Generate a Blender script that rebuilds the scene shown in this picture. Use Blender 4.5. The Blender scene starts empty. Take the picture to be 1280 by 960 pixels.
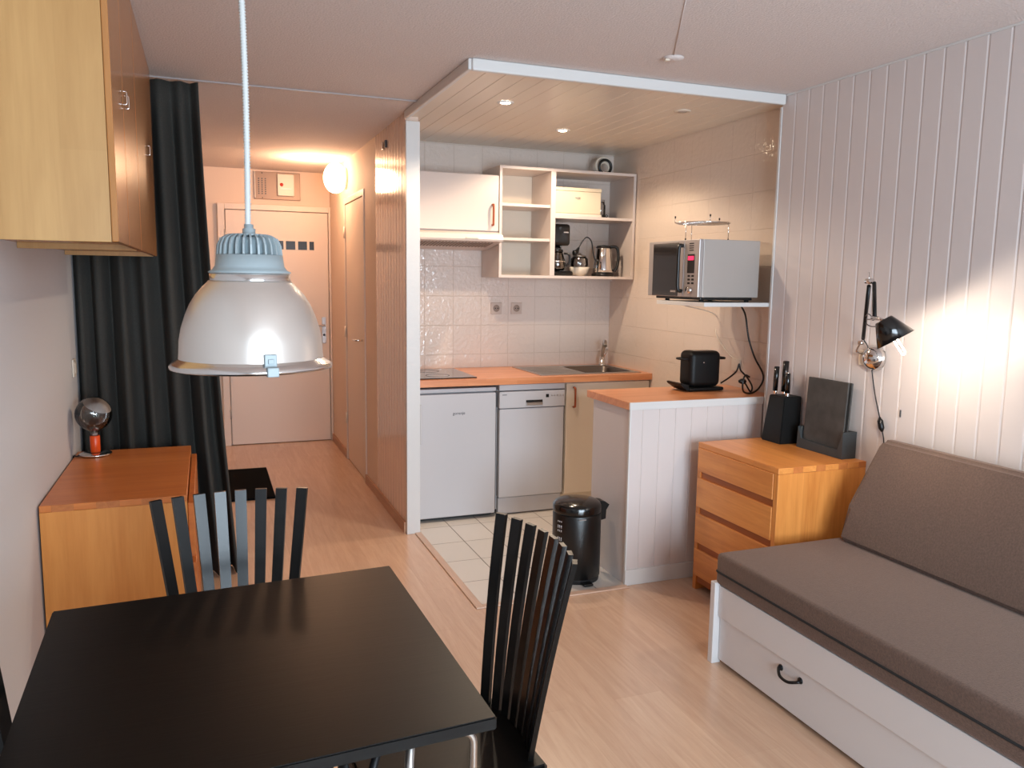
import bpy, bmesh, math, random
from mathutils import Vector, Matrix
random.seed(7)
PI = math.pi
S = bpy.context.scene
COL = S.collection

# ------------------------------------------------------------------ camera
YAW, PITCH, ROLL, FPX = 0.36537745, 0.1304545, 0.0141571, 1000.06
fw = Vector((math.sin(YAW)*math.cos(PITCH), math.cos(YAW)*math.cos(PITCH), -math.sin(PITCH)))
rt = Vector((math.cos(YAW), -math.sin(YAW), 0)); up = rt.cross(fw)
R_ = math.cos(ROLL)*rt + math.sin(ROLL)*up
U_ = -math.sin(ROLL)*rt + math.cos(ROLL)*up
cd = bpy.data.cameras.new('camera'); cam = bpy.data.objects.new('camera', cd); COL.objects.link(cam)
cd.sensor_width = 36; cd.lens = FPX*36/1280; cd.clip_start = 0.02
m = Matrix((R_, U_, -fw)).transposed().to_4x4(); m.translation = (0, 0, 1.5)
cam.matrix_world = m
S.camera = cam

# ------------------------------------------------------------------ world, daylight, exposure
W = bpy.data.worlds.new('world'); S.world = W; W.use_nodes = True
W.node_tree.nodes['Background'].inputs[0].default_value = (0.55, 0.72, 1.0, 1)
W.node_tree.nodes['Background'].inputs[1].default_value = 0.6
def area(name, loc, rot, sx, sy, power, color):
    l = bpy.data.lights.new(name, 'AREA'); l.shape = 'RECTANGLE'; l.size = sx; l.size_y = sy
    l.energy = power; l.color = color
    o = bpy.data.objects.new(name, l); COL.objects.link(o); o.location = loc; o.rotation_euler = rot
    return o
area('daylight', (1.25, -2.0, 1.2), (PI/2, 0, 0), 2.3, 2.05, 255, (0.75, 0.90, 1.03))
S.view_settings.view_transform = 'Standard'; S.view_settings.look = 'None'
S.view_settings.gamma = 1; S.view_settings.use_curve_mapping = False
S.view_settings.exposure = 0.50
S.cycles.max_bounces = 8; S.cycles.diffuse_bounces = 5; S.cycles.glossy_bounces = 4
S.cycles.sample_clamp_indirect = 6; S.cycles.caustics_reflective = False; S.cycles.caustics_refractive = False
S.cycles.use_denoising = True

# ------------------------------------------------------------------ materials
def lin(c):
    f = lambda v: v/12.92 if v <= 0.04045 else ((v+0.055)/1.055)**2.4
    return tuple(f(v/255) for v in c)+(1,)
def mat(name, c, rough=0.5, metal=0.0, spec=0.5, bump=None, var=None, alpha=None, emit=None, coat=0, trans=0, sheen=0):
    """bump=(scale, strength, distance); var=(scale, amount)"""
    M = bpy.data.materials.new(name); M.use_nodes = True
    N = M.node_tree.nodes; L = M.node_tree.links; b = N['Principled BSDF']
    b.inputs['Base Color'].default_value = lin(c); b.inputs['Roughness'].default_value = rough
    b.inputs['Metallic'].default_value = metal; b.inputs['Specular IOR Level'].default_value = spec
    b.inputs['Coat Weight'].default_value = coat; b.inputs['Coat Roughness'].default_value = 0.15
    b.inputs['Transmission Weight'].default_value = trans
    if sheen:
        b.inputs['Sheen Weight'].default_value = sheen; b.inputs['Sheen Tint'].default_value = (1, .8, .7, 1)
    tc = N.new('ShaderNodeTexCoord')
    if bump:
        n = N.new('ShaderNodeTexNoise'); n.inputs['Scale'].default_value = bump[0]; n.inputs['Detail'].default_value = 3
        L.new(tc.outputs['Object'], n.inputs['Vector'])
        bp = N.new('ShaderNodeBump'); bp.inputs['Strength'].default_value = bump[1]; bp.inputs['Distance'].default_value = bump[2]
        L.new(n.outputs['Fac'], bp.inputs['Height']); L.new(bp.outputs['Normal'], b.inputs['Normal'])
    if var:
        n = N.new('ShaderNodeTexNoise'); n.inputs['Scale'].default_value = var[0]; n.inputs['Detail'].default_value = 4
        L.new(tc.outputs['Object'], n.inputs['Vector'])
        r = N.new('ShaderNodeValToRGB'); a = var[1]; col = lin(c)
        r.color_ramp.elements[0].position = 0.3; r.color_ramp.elements[1].position = 0.7
        r.color_ramp.elements[0].color = tuple(v*(1-a) for v in col[:3])+(1,)
        r.color_ramp.elements[1].color = tuple(min(1, v*(1+a)) for v in col[:3])+(1,)
        L.new(n.outputs['Fac'], r.inputs[0]); L.new(r.outputs[0], b.inputs['Base Color'])
    if emit:
        b.inputs['Emission Color'].default_value = tuple(emit[0])+(1,); b.inputs['Emission Strength'].default_value = emit[1]
    if alpha is not None: b.inputs['Alpha'].default_value = alpha
    return M
def wood(name, c1, c2, axis='X', rough=0.4, stave=None, scale=1.0, coat=0.0, contrast=1.0, bump=0.08):
    """long grain along axis; stave=(length, width) glued strips with their own tone"""
    M = bpy.data.materials.new(name); M.use_nodes = True
    N = M.node_tree.nodes; L = M.node_tree.links; b = N['Principled BSDF']
    b.inputs['Roughness'].default_value = rough; b.inputs['Coat Weight'].default_value = coat; b.inputs['Coat Roughness'].default_value = 0.2
    g = N.new('ShaderNodeNewGeometry')
    mp = N.new('ShaderNodeMapping'); s = [14*scale, 14*scale, 14*scale]; s['XYZ'.index(axis)] = 1.0*scale
    mp.inputs['Scale'].default_value = s; L.new(g.outputs['Position'], mp.inputs['Vector'])
    n = N.new('ShaderNodeTexNoise'); n.inputs['Scale'].default_value = 2.2; n.inputs['Detail'].default_value = 6; n.inputs['Distortion'].default_value = 1.2
    L.new(mp.outputs[0], n.inputs['Vector'])
    n2 = N.new('ShaderNodeTexNoise'); n2.inputs['Scale'].default_value = 14; n2.inputs['Detail'].default_value = 3
    L.new(mp.outputs[0], n2.inputs['Vector'])
    ad = N.new('ShaderNodeMath'); ad.operation = 'MULTIPLY_ADD'; ad.inputs[1].default_value = 0.35
    L.new(n2.outputs['Fac'], ad.inputs[0]); L.new(n.outputs['Fac'], ad.inputs[2])
    src = ad.outputs[0]
    if stave:
        sep = N.new('ShaderNodeSeparateXYZ'); L.new(g.outputs['Position'], sep.inputs[0])
        cmb = N.new('ShaderNodeCombineXYZ')
        sw = N.new('ShaderNodeMath'); sw.operation = 'ADD'
        o = [k for k in 'XYZ' if k != axis]
        L.new(sep.outputs[o[0]], sw.inputs[0]); L.new(sep.outputs[o[1]], sw.inputs[1])
        L.new(sep.outputs[axis], cmb.inputs[0]); L.new(sw.outputs[0], cmb.inputs[1])
        br = N.new('ShaderNodeTexBrick'); br.inputs['Scale'].default_value = 1; br.inputs['Brick Width'].default_value = stave[0]; br.inputs['Row Height'].default_value = stave[1]
        br.inputs['Mortar Size'].default_value = stave[2] if len(stave) > 2 else 0.0; br.offset = 0.37; br.inputs['Color1'].default_value = (0, 0, 0, 1); br.inputs['Color2'].default_value = (1, 1, 1, 1)
        br.inputs['Mortar'].default_value = (-1.5, -1.5, -1.5, 1) if len(stave) > 2 else (0.5, 0.5, 0.5, 1)
        L.new(cmb.outputs[0], br.inputs['Vector'])
        a2 = N.new('ShaderNodeMath'); a2.operation = 'MULTIPLY_ADD'; a2.inputs[1].default_value = 0.28
        L.new(br.outputs['Color'], a2.inputs[0]); L.new(src, a2.inputs[2])
        su = N.new('ShaderNodeMath'); su.operation = 'SUBTRACT'; su.inputs[1].default_value = 0.14; L.new(a2.outputs[0], su.inputs[0]); src = su.outputs[0]
    r = N.new('ShaderNodeValToRGB'); L.new(src, r.inputs[0])
    r.color_ramp.elements[0].position = 0.68-0.28/contrast; r.color_ramp.elements[1].position = 0.68+0.28/contrast
    r.color_ramp.elements[0].color = lin(c1); r.color_ramp.elements[1].color = lin(c2)
    L.new(r.outputs[0], b.inputs['Base Color'])
    bp = N.new('ShaderNodeBump'); bp.inputs['Strength'].default_value = bump; bp.inputs['Distance'].default_value = 0.002
    L.new(ad.outputs[0], bp.inputs['Height']); L.new(bp.outputs['Normal'], b.inputs['Normal'])
    return M
def tiles(name, c, grout, pu, pv, u, v, ou, ov, gw=0.004, rough=0.12, wavy=0.0):
    """tile grid on world axes u, v (pitch pu, pv; origin ou, ov)"""
    M = bpy.data.materials.new(name); M.use_nodes = True
    N = M.node_tree.nodes; L = M.node_tree.links; b = N['Principled BSDF']
    g = N.new('ShaderNodeNewGeometry'); sep = N.new('ShaderNodeSeparateXYZ'); L.new(g.outputs['Position'], sep.inputs[0])
    def math_(op, a, bb=None):
        n = N.new('ShaderNodeMath'); n.operation = op
        for i, x in enumerate((a, bb)):
            if x is None: continue
            if isinstance(x, (int, float)): n.inputs[i].default_value = x
            else: L.new(x, n.inputs[i])
        return n.outputs[0]
    ds = []
    for ax, p, o in ((u, pu, ou), (v, pv, ov)):
        x = math_('DIVIDE', math_('SUBTRACT', sep.outputs[ax], o), p)
        f = math_('FRACT', math_('ADD', x, 50))
        d = math_('MULTIPLY', math_('MINIMUM', f, math_('SUBTRACT', 1.0, f)), p)
        ds.append(d)
    d = math_('MINIMUM', ds[0], ds[1])
    mr = N.new('ShaderNodeMapRange'); mr.inputs['From Min'].default_value = gw*0.4; mr.inputs['From Max'].default_value = gw
    L.new(d, mr.inputs['Value'])
    mx = N.new('ShaderNodeMix'); mx.data_type = 'RGBA'; mx.inputs[6].default_value = lin(grout); mx.inputs[7].default_value = lin(c)
    L.new(mr.outputs[0], mx.inputs[0]); L.new(mx.outputs[2], b.inputs['Base Color'])
    rr = N.new('ShaderNodeMapRange'); rr.inputs['To Min'].default_value = 0.8; rr.inputs['To Max'].default_value = rough
    L.new(mr.outputs[0], rr.inputs['Value']); L.new(rr.outputs[0], b.inputs['Roughness'])
    bp = N.new('ShaderNodeBump'); bp.inputs['Strength'].default_value = 0.5; bp.inputs['Distance'].default_value = 0.002
    L.new(mr.outputs[0], bp.inputs['Height'])
    if wavy:
        n = N.new('ShaderNodeTexNoise'); n.inputs['Scale'].default_value = 38; n.inputs['Detail'].default_value = 1.5
        L.new(g.outputs['Position'], n.inputs['Vector'])
        b2 = N.new('ShaderNodeBump'); b2.inputs['Strength'].default_value = wavy; b2.inputs['Distance'].default_value = 0.01
        L.new(n.outputs['Fac'], b2.inputs['Height']); L.new(bp.outputs['Normal'], b2.inputs['Normal'])
        L.new(b2.outputs['Normal'], b.inputs['Normal'])
    else: L.new(bp.outputs['Normal'], b.inputs['Normal'])
    return M
def glassy(name, tint=(1, 1, 1), clear=0.85):
    M = bpy.data.materials.new(name); M.use_nodes = True
    N = M.node_tree.nodes; L = M.node_tree.links; N.remove(N['Principled BSDF'])
    t = N.new('ShaderNodeBsdfTransparent'); t.inputs[0].default_value = tint+(1,)
    g = N.new('ShaderNodeBsdfGlossy'); g.inputs['Roughness'].default_value = 0.04
    fr = N.new('ShaderNodeFresnel'); fr.inputs[0].default_value = 1.45
    ad = N.new('ShaderNodeMath'); ad.operation = 'ADD'; ad.inputs[1].default_value = 1-clear; L.new(fr.outputs[0], ad.inputs[0])
    mx = N.new('ShaderNodeMixShader'); L.new(ad.outputs[0], mx.inputs[0]); L.new(t.outputs[0], mx.inputs[1]); L.new(g.outputs[0], mx.inputs[2])
    L.new(mx.outputs[0], N['Material Output'].inputs[0])
    return M

M = {}
M['wall'] = mat('white_plaster', (210, 208, 208), 0.85, bump=(220, 0.25, 0.003))
M['ceil'] = mat('stucco_ceiling', (218, 208, 204), 0.9, bump=(130, 0.6, 0.006), var=(90, 0.05))
M['corr'] = mat('corridor_wall', (222, 200, 182), 0.7, bump=(160, 0.2, 0.003))
M['boards'] = mat('white_boards', (212, 203, 200), 0.38)
M['boards_gloss'] = mat('glossy_panelling', (222, 198, 182), 0.12, coat=0.3)
M['ceilboards'] = mat('ceiling_boards', (225, 212, 195), 0.3)
M['trim'] = mat('white_trim', (215, 214, 212), 0.35)
M['trimwood'] = wood('threshold_wood', (190, 158, 138), (212, 182, 160), 'Y', 0.35)
M['basewood'] = wood('baseboard_wood', (165, 120, 90), (190, 145, 112), 'Y', 0.4)
M['floor'] = wood('laminate_floor', (192, 156, 130), (214, 180, 152), 'Y', 0.26, stave=(1.2, 0.19, 0.0018), contrast=0.8, coat=0.25, bump=0.03)
M['ftile'] = tiles('floor_tiles', (214, 208, 200), (120, 112, 106), 0.2, 0.3, 'X', 'Y', 1.145, 3.347, 0.0035, 0.2)
M['wtileB'] = tiles('wall_tiles_back', (214, 200, 190), (196, 180, 168), 0.2, 0.2, 'X', 'Z', 1.376, 0.98, 0.0032, 0.06, 0.38)
M['wtileR'] = tiles('wall_tiles_right', (218, 202, 188), (206, 189, 175), 0.2, 0.2, 'Y', 'Z', 5.26, 0.98, 0.0026, 0.07, 0.16)
M['door'] = mat('painted_door', (222, 205, 190), 0.45)
M['black_wood'] = wood('black_stained_wood', (5, 4, 4), (12, 10, 8), 'X', 0.40, contrast=1.0, bump=0.12)
M['black_wood'].node_tree.nodes['Principled BSDF'].inputs['Specular IOR Level'].default_value = 0.2
M['black_lacquer'] = mat('black_lacquer', (7, 7, 7), 0.3, spec=0.42)
M['honey'] = wood('honey_beech', (196, 118, 52), (226, 150, 76), 'Z', 0.42, stave=(3.0, 0.06), scale=0.8, contrast=0.8)
M['honeyX'] = wood('honey_beech_top', (200, 122, 58), (230, 155, 82), 'Y', 0.33, stave=(3.0, 0.06), scale=0.8, contrast=0.8)
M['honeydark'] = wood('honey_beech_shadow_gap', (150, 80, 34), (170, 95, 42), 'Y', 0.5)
M['amber'] = wood('amber_beech', (208, 130, 58), (230, 156, 80), 'Z', 0.38, stave=(3.0, 0.07), scale=0.7, contrast=0.7)
M['amberX'] = wood('amber_beech_top', (192, 104, 50), (216, 132, 68), 'X', 0.3, stave=(3.0, 0.07), scale=0.7, contrast=0.7)
M['endgrain'] = wood('end_grain', (180, 102, 48), (200, 122, 62), 'Y', 0.5)
M['maple'] = wood('pale_maple', (174, 130, 78), (200, 156, 100), 'Z', 0.35, stave=(0.9, 0.13), scale=0.5, contrast=0.8, bump=0.02)
M['mapledoor'] = wood('maple_doors', (158, 104, 58), (184, 128, 76), 'Z', 0.22, scale=0.6, contrast=0.6, bump=0.02)
M['worktop'] = wood('beech_worktop', (200, 124, 78), (228, 158, 110), 'X', 0.32, stave=(0.32, 0.035), contrast=0.8, coat=0.2)
M['kitwhite'] = mat('white_melamine', (206, 193, 185), 0.35)
M['cream'] = mat('cream_melamine', (226, 213, 195), 0.35)
M['appliance'] = mat('white_enamel', (196, 195, 198), 0.25)
M['rubber'] = mat('dark_rubber', (28, 28, 30), 0.6)
M['steel'] = mat('brushed_steel', (190, 186, 182), 0.28, 1.0)
M['chrome'] = mat('chrome', (225, 222, 220), 0.08, 1.0)
M['silver'] = mat('silver_paint', (178, 172, 170), 0.35, 0.6)
M['mwside'] = mat('grey_painted_steel', (176, 168, 162), 0.4, 0.15)
M['darkglass'] = mat('dark_glass', (12, 12, 12), 0.06, coat=0.5)
M['black'] = mat('black_plastic', (12, 12, 12), 0.35)
M['blackgloss'] = mat('black_gloss', (10, 11, 12), 0.16, coat=0.3)
M['blackmatt'] = mat('black_matt', (8, 8, 8), 0.5, spec=0.3)
M['curtain'] = mat('charcoal_curtain', (58, 57, 53), 0.95, bump=(300, 0.5, 0.002), var=(200, 0.2))
M['sofa'] = mat('charcoal_felt', (92, 72, 62), 0.95, bump=(300, 0.6, 0.003), var=(150, 0.2), sheen=0.3)
M['piping'] = mat('dark_piping', (34, 34, 35), 0.9)
M['sofawhite'] = mat('white_painted_wood', (214, 212, 212), 0.4)
M['iron'] = mat('black_iron', (20, 20, 22), 0.35, 0.4)
M['alu'] = mat('satin_aluminium', (220, 211, 203), 0.3, 0.72, bump=(400, 0.05, 0.001))
M['alugloss'] = mat('polished_aluminium', (225, 222, 220), 0.18, 1.0)
M['bluegrey'] = mat('grey_cast_metal', (156, 168, 172), 0.5, 0.1)
M['conduit'] = mat('grey_conduit', (200, 202, 200), 0.5)
M['orange'] = mat('orange_enamel', (236, 82, 24), 0.3)
M['clear'] = glassy('clear_glass', (0.97, 0.97, 0.97), 0.93)
M['tea'] = glassy('smoked_clear_glass', (0.55, 0.5, 0.45), 0.85)
M['frost'] = mat('frosted_bulb', (180, 168, 160), 0.5, 0.0)
M['copper'] = mat('copper_handle', (170, 92, 62), 0.3, 0.7)
M['slate'] = mat('slate_board', (62, 60, 58), 0.65, var=(14, 0.35), bump=(200, 0.1, 0.001))
M['slateholder'] = mat('grey_holder', (54, 58, 60), 0.5)
M['card'] = mat('cream_card', (212, 196, 168), 0.6)
M['offwhite'] = mat('offwhite_plastic', (218, 205, 188), 0.4)
M['meter'] = mat('meter_plate', (150, 122, 100), 0.4, 0.1)
M['red'] = mat('red_plastic', (190, 50, 35), 0.4)
M['display'] = mat('red_display', (60, 4, 8), 0.3, emit=((1.0, 0.02, 0.08), 1.6))
M['lampglow'] = mat('warm_globe', (255, 225, 180), 0.3, emit=((1.0, 0.72, 0.45), 7.0))
M['spotglow'] = mat('spot_bulb', (255, 240, 220), 0.3, emit=((1.0, 0.80, 0.56), 30.0))
M['tubeglow'] = mat('tube_bulb', (255, 250, 240), 0.3, emit=((1.0, 0.88, 0.70), 9.0))
M['inkgrey'] = mat('grey_print', (70, 68, 70), 0.5)
M['doormat'] = mat('black_doormat', (3, 3, 3), 0.95, spec=0.1, bump=(300, 0.6, 0.003))
M['winframe'] = mat('window_frame', (225, 225, 222), 0.4)

# ------------------------------------------------------------------ mesh helpers
def new(): return bmesh.new()
def box(bm, x0, x1, y0, y1, z0, z1, bev=0.0, seg=2):
    r = bmesh.ops.create_cube(bm, size=1)
    vs = r['verts']
    for v in vs:
        v.co = Vector((x0+(v.co.x+.5)*(x1-x0), y0+(v.co.y+.5)*(y1-y0), z0+(v.co.z+.5)*(z1-z0)))
    if bev:
        es = list({e for v in vs for e in v.link_edges})
        bmesh.ops.bevel(bm, geom=es, offset=bev, segments=seg, affect='EDGES', profile=0.5)
    return bm
def boxes(*bs, bev=0.0, seg=2):
    bm = new()
    for b in bs: box(bm, *b, bev=bev, seg=seg)
    return bm
def tube(bm, pts, r, n=10, closed=False, cap=True):
    pts = [Vector(p) for p in pts]; k = len(pts)
    rs = r if isinstance(r, (list, tuple)) else [r]*k
    rings = []; nrm = None
    for i, p in enumerate(pts):
        if closed: t = (pts[(i+1) % k]-pts[i-1]).normalized()
        else: t = (pts[min(i+1, k-1)]-pts[max(i-1, 0)]).normalized()
        if nrm is None:
            a = Vector((0, 0, 1)) if abs(t.z) < .9 else Vector((1, 0, 0))
            nrm = t.cross(a).normalized()
        else:
            nrm = (nrm - t*nrm.dot(t)).normalized()
        bn = t.cross(nrm)
        rings.append([bm.verts.new(p+(nrm*math.cos(2*PI*j/n)+bn*math.sin(2*PI*j/n))*rs[i]) for j in range(n)])
    for i in range(k if closed else k-1):
        A, B = rings[i], rings[(i+1) % k]
        for j in range(n):
            f = bm.faces.new((A[j], A[(j+1) % n], B[(j+1) % n], B[j])); f.smooth = True
    if cap and not closed:
        bm.faces.new(rings[0][::-1]); bm.faces.new(rings[-1])
    return bm
def lathe(bm, prof, c=(0, 0, 0), n=32, axis=None, capa=False, capb=False, smooth=True):
    """prof = [(r, h)...] about z through c, or about axis (a Vector)"""
    c = Vector(c); q = Vector((0, 0, 1)).rotation_difference(Vector(axis).normalized()) if axis is not None else None
    rings = []
    for r, h in prof:
        ring = []
        for j in range(n):
            v = Vector((r*math.cos(2*PI*j/n), r*math.sin(2*PI*j/n), h))
            if q: v = q @ v
            ring.append(bm.verts.new(c+v))
        rings.append(ring)
    for A, B in zip(rings, rings[1:]):
        for j in range(n):
            f = bm.faces.new((A[j], A[(j+1) % n], B[(j+1) % n], B[j])); f.smooth = smooth
    if capa: bm.faces.new(rings[0][::-1])
    if capb: bm.faces.new(rings[-1])
    return bm
def prism(bm, pts, d):
    """closed outline pts (3D) extruded by vector d"""
    d = Vector(d); a = [bm.verts.new(Vector(p)) for p in pts]; b = [bm.verts.new(Vector(p)+d) for p in pts]
    n = len(a)
    bm.faces.new(a[::-1]); bm.faces.new(b)
    for i in range(n): bm.faces.new((a[i], a[(i+1) % n], b[(i+1) % n], b[i]))
    return bm
def xform(bm, M4, start=0):
    vs = list(bm.verts)[start:]
    bmesh.ops.transform(bm, matrix=M4, verts=vs); return bm
def world_off(p):
    v = Vector((0, 0, 0))
    while p is not None: v += p.location; p = p.parent
    return v
def obj(name, bm, m, parent=None, label=None, smooth=None):
    """bm holds world coordinates; origin goes to the parent, or to the base centre of a top-level mesh"""
    bmesh.ops.recalc_face_normals(bm, faces=bm.faces)
    me = bpy.data.meshes.new(name)
    if smooth: 
        for f in bm.faces: f.smooth = True
    if parent is not None: off = world_off(parent)
    else:
        xs = [v.co for v in bm.verts]
        off = Vector(((min(v.x for v in xs)+max(v.x for v in xs))/2, (min(v.y for v in xs)+max(v.y for v in xs))/2, min(v.z for v in xs)))
    bmesh.ops.translate(bm, vec=-off, verts=bm.verts)
    bm.to_mesh(me); bm.free()
    if smooth:
        try: me.set_sharp_from_angle(angle=math.radians(35))
        except Exception: pass
    me.materials.append(M[m] if isinstance(m, str) else m)
    o = bpy.data.objects.new(name, me); COL.objects.link(o)
    if parent is not None: o.parent = parent
    else: o.location = off
    if label: o['label'] = label
    return o
def tag(o, label, cat, group=None, kind=None):
    o['label'] = label; o['category'] = cat
    if group: o['group'] = group
    if kind: o['kind'] = kind
    return o
def thing(name, loc, label, cat, group=None):
    o = bpy.data.objects.new(name, None); COL.objects.link(o); o.location = loc; o.empty_display_size = .05
    return tag(o, label, cat, group)
def struct(name, bm, m, parent=None, label=None, smooth=None):
    o = obj(name, bm, m, parent, label, smooth)
    if parent is None: o['kind'] = 'structure'
    return o
def copy_tree(o, parent=None):
    c = o.copy(); COL.objects.link(c)
    if parent is not None: c.parent = parent
    for ch in list(o.children): copy_tree(ch, c)
    return c
def arc(c, r, a0, a1, n, ax=(1, 0, 0), ay=(0, 0, 1)):
    c = Vector(c); ax = Vector(ax); ay = Vector(ay)
    return [c+ax*(r*math.cos(a0+(a1-a0)*i/n))+ay*(r*math.sin(a0+(a1-a0)*i/n)) for i in range(n+1)]
def smoothpath(pts, n=8):
    P = [Vector(p) for p in pts]; P = [P[0]*2-P[1]]+P+[P[-1]*2-P[-2]]; out = []
    for i in range(1, len(P)-2):
        for j in range(n):
            t = j/n; a, b, c, d = P[i-1:i+3]
            out.append(0.5*((2*b)+(c-a)*t+(2*a-5*b+4*c-d)*t*t+(3*b-a-3*c+d)*t**3))
    return out+[P[-2]]
def text_mesh(name, body, size, m, parent, loc, rot, extrude=0.0006):
    cu = bpy.data.curves.new(name, 'FONT'); cu.body = body; cu.size = size; cu.extrude = extrude; cu.align_x = 'CENTER'; cu.align_y = 'CENTER'
    t = bpy.data.objects.new(name+'_tmp', cu); COL.objects.link(t)
    bpy.context.view_layer.update()
    me = bpy.data.meshes.new_from_object(t); bpy.data.objects.remove(t); bpy.data.curves.remove(cu)
    me.materials.clear(); me.materials.append(M[m])
    o = bpy.data.objects.new(name, me); COL.objects.link(o); o.parent = parent
    o.location = Vector(loc)-world_off(parent); o.rotation_euler = rot
    return o

# ------------------------------------------------------------------ the room
XL, XR, XK, YB, YK, YR, H = -0.57, 2.675, 2.77, 7.42, 5.26, -1.7, 2.408
XP = 1.065           # corridor side of the kitchen partition
T = 0.12
# floor: laminate with the kitchen's tiled area let in
bm = new()
for b in ((XL-T, XR+T, YR-T, 3.347, -.1, 0), (XL-T, 1.145, 3.347, YB+T, -.1, 0)): box(bm, *b)
struct('floor', bm, 'floor')
struct('floor_kitchen', boxes((1.145, XK+T, 3.347, YK+T, -.1, 0)), 'ftile')
struct('ceiling', boxes((XL-T, XK+T, YR-T, YB+T, H, H+.1)), 'ceil')
struct('wall_left', boxes((XL-T, XL, YR-T, YB+T, 0, H)), 'wall')
struct('wall_corridor_end', boxes((XL, XP, YB, YB+T, 0, H)), 'corr')
struct('wall_kitchen_back', boxes((1.14, XK, YK, YK+T, 0, H)), 'wtileB')
struct('wall_kitchen_right', boxes((XK, XK+T, 3.33, YK+T, 0, H)), 'wtileR')
# right wall: upright tongue-and-groove boards, real grooves
def board_profile(y0, y1, pitch, x, g=0.011, d=0.004, first=None):
    """outline points (x, y) with v-grooves cut towards +x"""
    p = [(x, y0)]; y = first if first is not None else y0+pitch
    while y < y1-0.01:
        if y > y0+0.01: p += [(x, y-.0015), (x+d, y-.0005), (x+d, y+.0005), (x, y+g)]
        y += pitch
    return p+[(x, y1)]
prof = board_profile(YR, 3.33, 0.0925, XR, first=YR+0.03)
bm = new(); prism(bm, [(x, y, 0) for x, y in prof]+[(XR+T, 3.33, 0), (XR+T, YR, 0)], (0, 0, H))
struct('wall_right', bm, 'boards')
struct('trim_1', boxes((XR-.004, XK, 3.331, 3.347, 0, 2.356), bev=.002), 'trim')
# thin scotia where the boards meet the ceiling
struct('trim_2', boxes((XR-.007, XR-.0005, YR, 3.3, H-.008, H-.0005)), 'trim')
# corridor side of the partition: boards near us, plain wall with a door beyond
bm = new()
outline = []
y = 4.5; outline.append((XP, y))
k = 1
while 4.5+.076*k < 5.33:
    yy = 4.5+.076*k; outline += [(XP, yy-.0015), (XP+.003, yy-.0005), (XP+.003, yy+.0005), (XP, yy+.008)]; k += 1
outline.append((XP, 5.34))
prism(bm, [(a, b, 0) for a, b in outline]+[(1.14, 5.34, 0), (1.14, 4.5, 0)], (0, 0, H))
struct('wall_partition', bm, 'boards_gloss')
DY0, DY1, DZ = 5.78, 6.56, 2.07
struct('wall_corridor_right', boxes((XP, 1.14, 5.34, DY0, 0, H), (XP, 1.14, DY1, YB+T, 0, H), (XP, 1.14, DY0, DY1, DZ, H)), 'corr')
struct('trim_3', boxes((XP-.002, 1.142, 4.47, 4.499, 0, 2.357), bev=.002), 'trim')
# baseboards
struct('baseboard_corridor', boxes((XP-.013, XP-.0005, 4.5, DY0-.04, 0, .065), (XP-.013, XP-.0005, DY1+.04, YB, 0, .065)), 'basewood')
struct('baseboard_left', boxes((XL+.0005, XL+.012, YR, 2.9, 0, .07)), 'trim')
struct('baseboard_right', boxes((XR-.012, XR-.0005, YR, .4, 0, .07)), 'trim')
# thresholds round the tiled floor
struct('trim_4', boxes((1.11, 1.147, 3.312, 4.47, 0.0005, .007), bev=.002), 'trimwood')
struct('trim_5', boxes((1.147, 1.9, 3.312, 3.35, .0005, .007), bev=.002), wood('threshold_wood_across', (190, 158, 138), (212, 182, 160), 'X', 0.35))
# dropped kitchen ceiling of boards running away from the camera
bm = new(); pts = []
x = 1.075; pts.append((x, 2.386))
k = 1
while 1.075+.093*k < XK-.01:
    xx = 1.075+.093*k; pts += [(xx-.003, 2.386), (xx-.0005, 2.3885), (xx+.0005, 2.3885), (xx+.003, 2.386)]; k += 1
pts.append((XK-.001, 2.386))
prism(bm, [(a, 3.325, b) for a, b in pts]+[(XK-.001, 3.325, 2.4075), (1.075, 3.325, 2.4075)], (0, YK-3.326, 0))
struct('ceiling_kitchen', bm, 'ceilboards')
struct('trim_6', boxes((1.066, XR-.008, 3.296, 3.324, 2.358, 2.4075), bev=.007, seg=3), 'trim')
struct('trim_7', boxes((1.052, 1.073, 3.31, 4.47, 2.362, 2.4075), bev=.005, seg=2), 'trim')
# rear wall with the french window the daylight comes through
struct('wall_rear', boxes((XL, .1, YR-T, YR, 0, H), (2.4, XR, YR-T, YR, 0, H), (.1, 2.4, YR-T, YR, 2.2, H)), 'wall')
w = struct('window_1', boxes((.1, .16, YR-.09, YR-.03, 0, 2.2), (2.34, 2.4, YR-.09, YR-.03, 0, 2.2), (.16, 2.34, YR-.09, YR-.03, 2.14, 2.2), (.16, 2.34, YR-.09, YR-.03, 0, .08), (1.2, 1.3, YR-.09, YR-.03, .08, 2.14)), 'winframe')
struct('window_pane', boxes((.16, 1.2, YR-.065, YR-.06, .08, 2.14), (1.3, 2.34, YR-.065, YR-.06, .08, 2.14)), 'clear', w)

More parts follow.
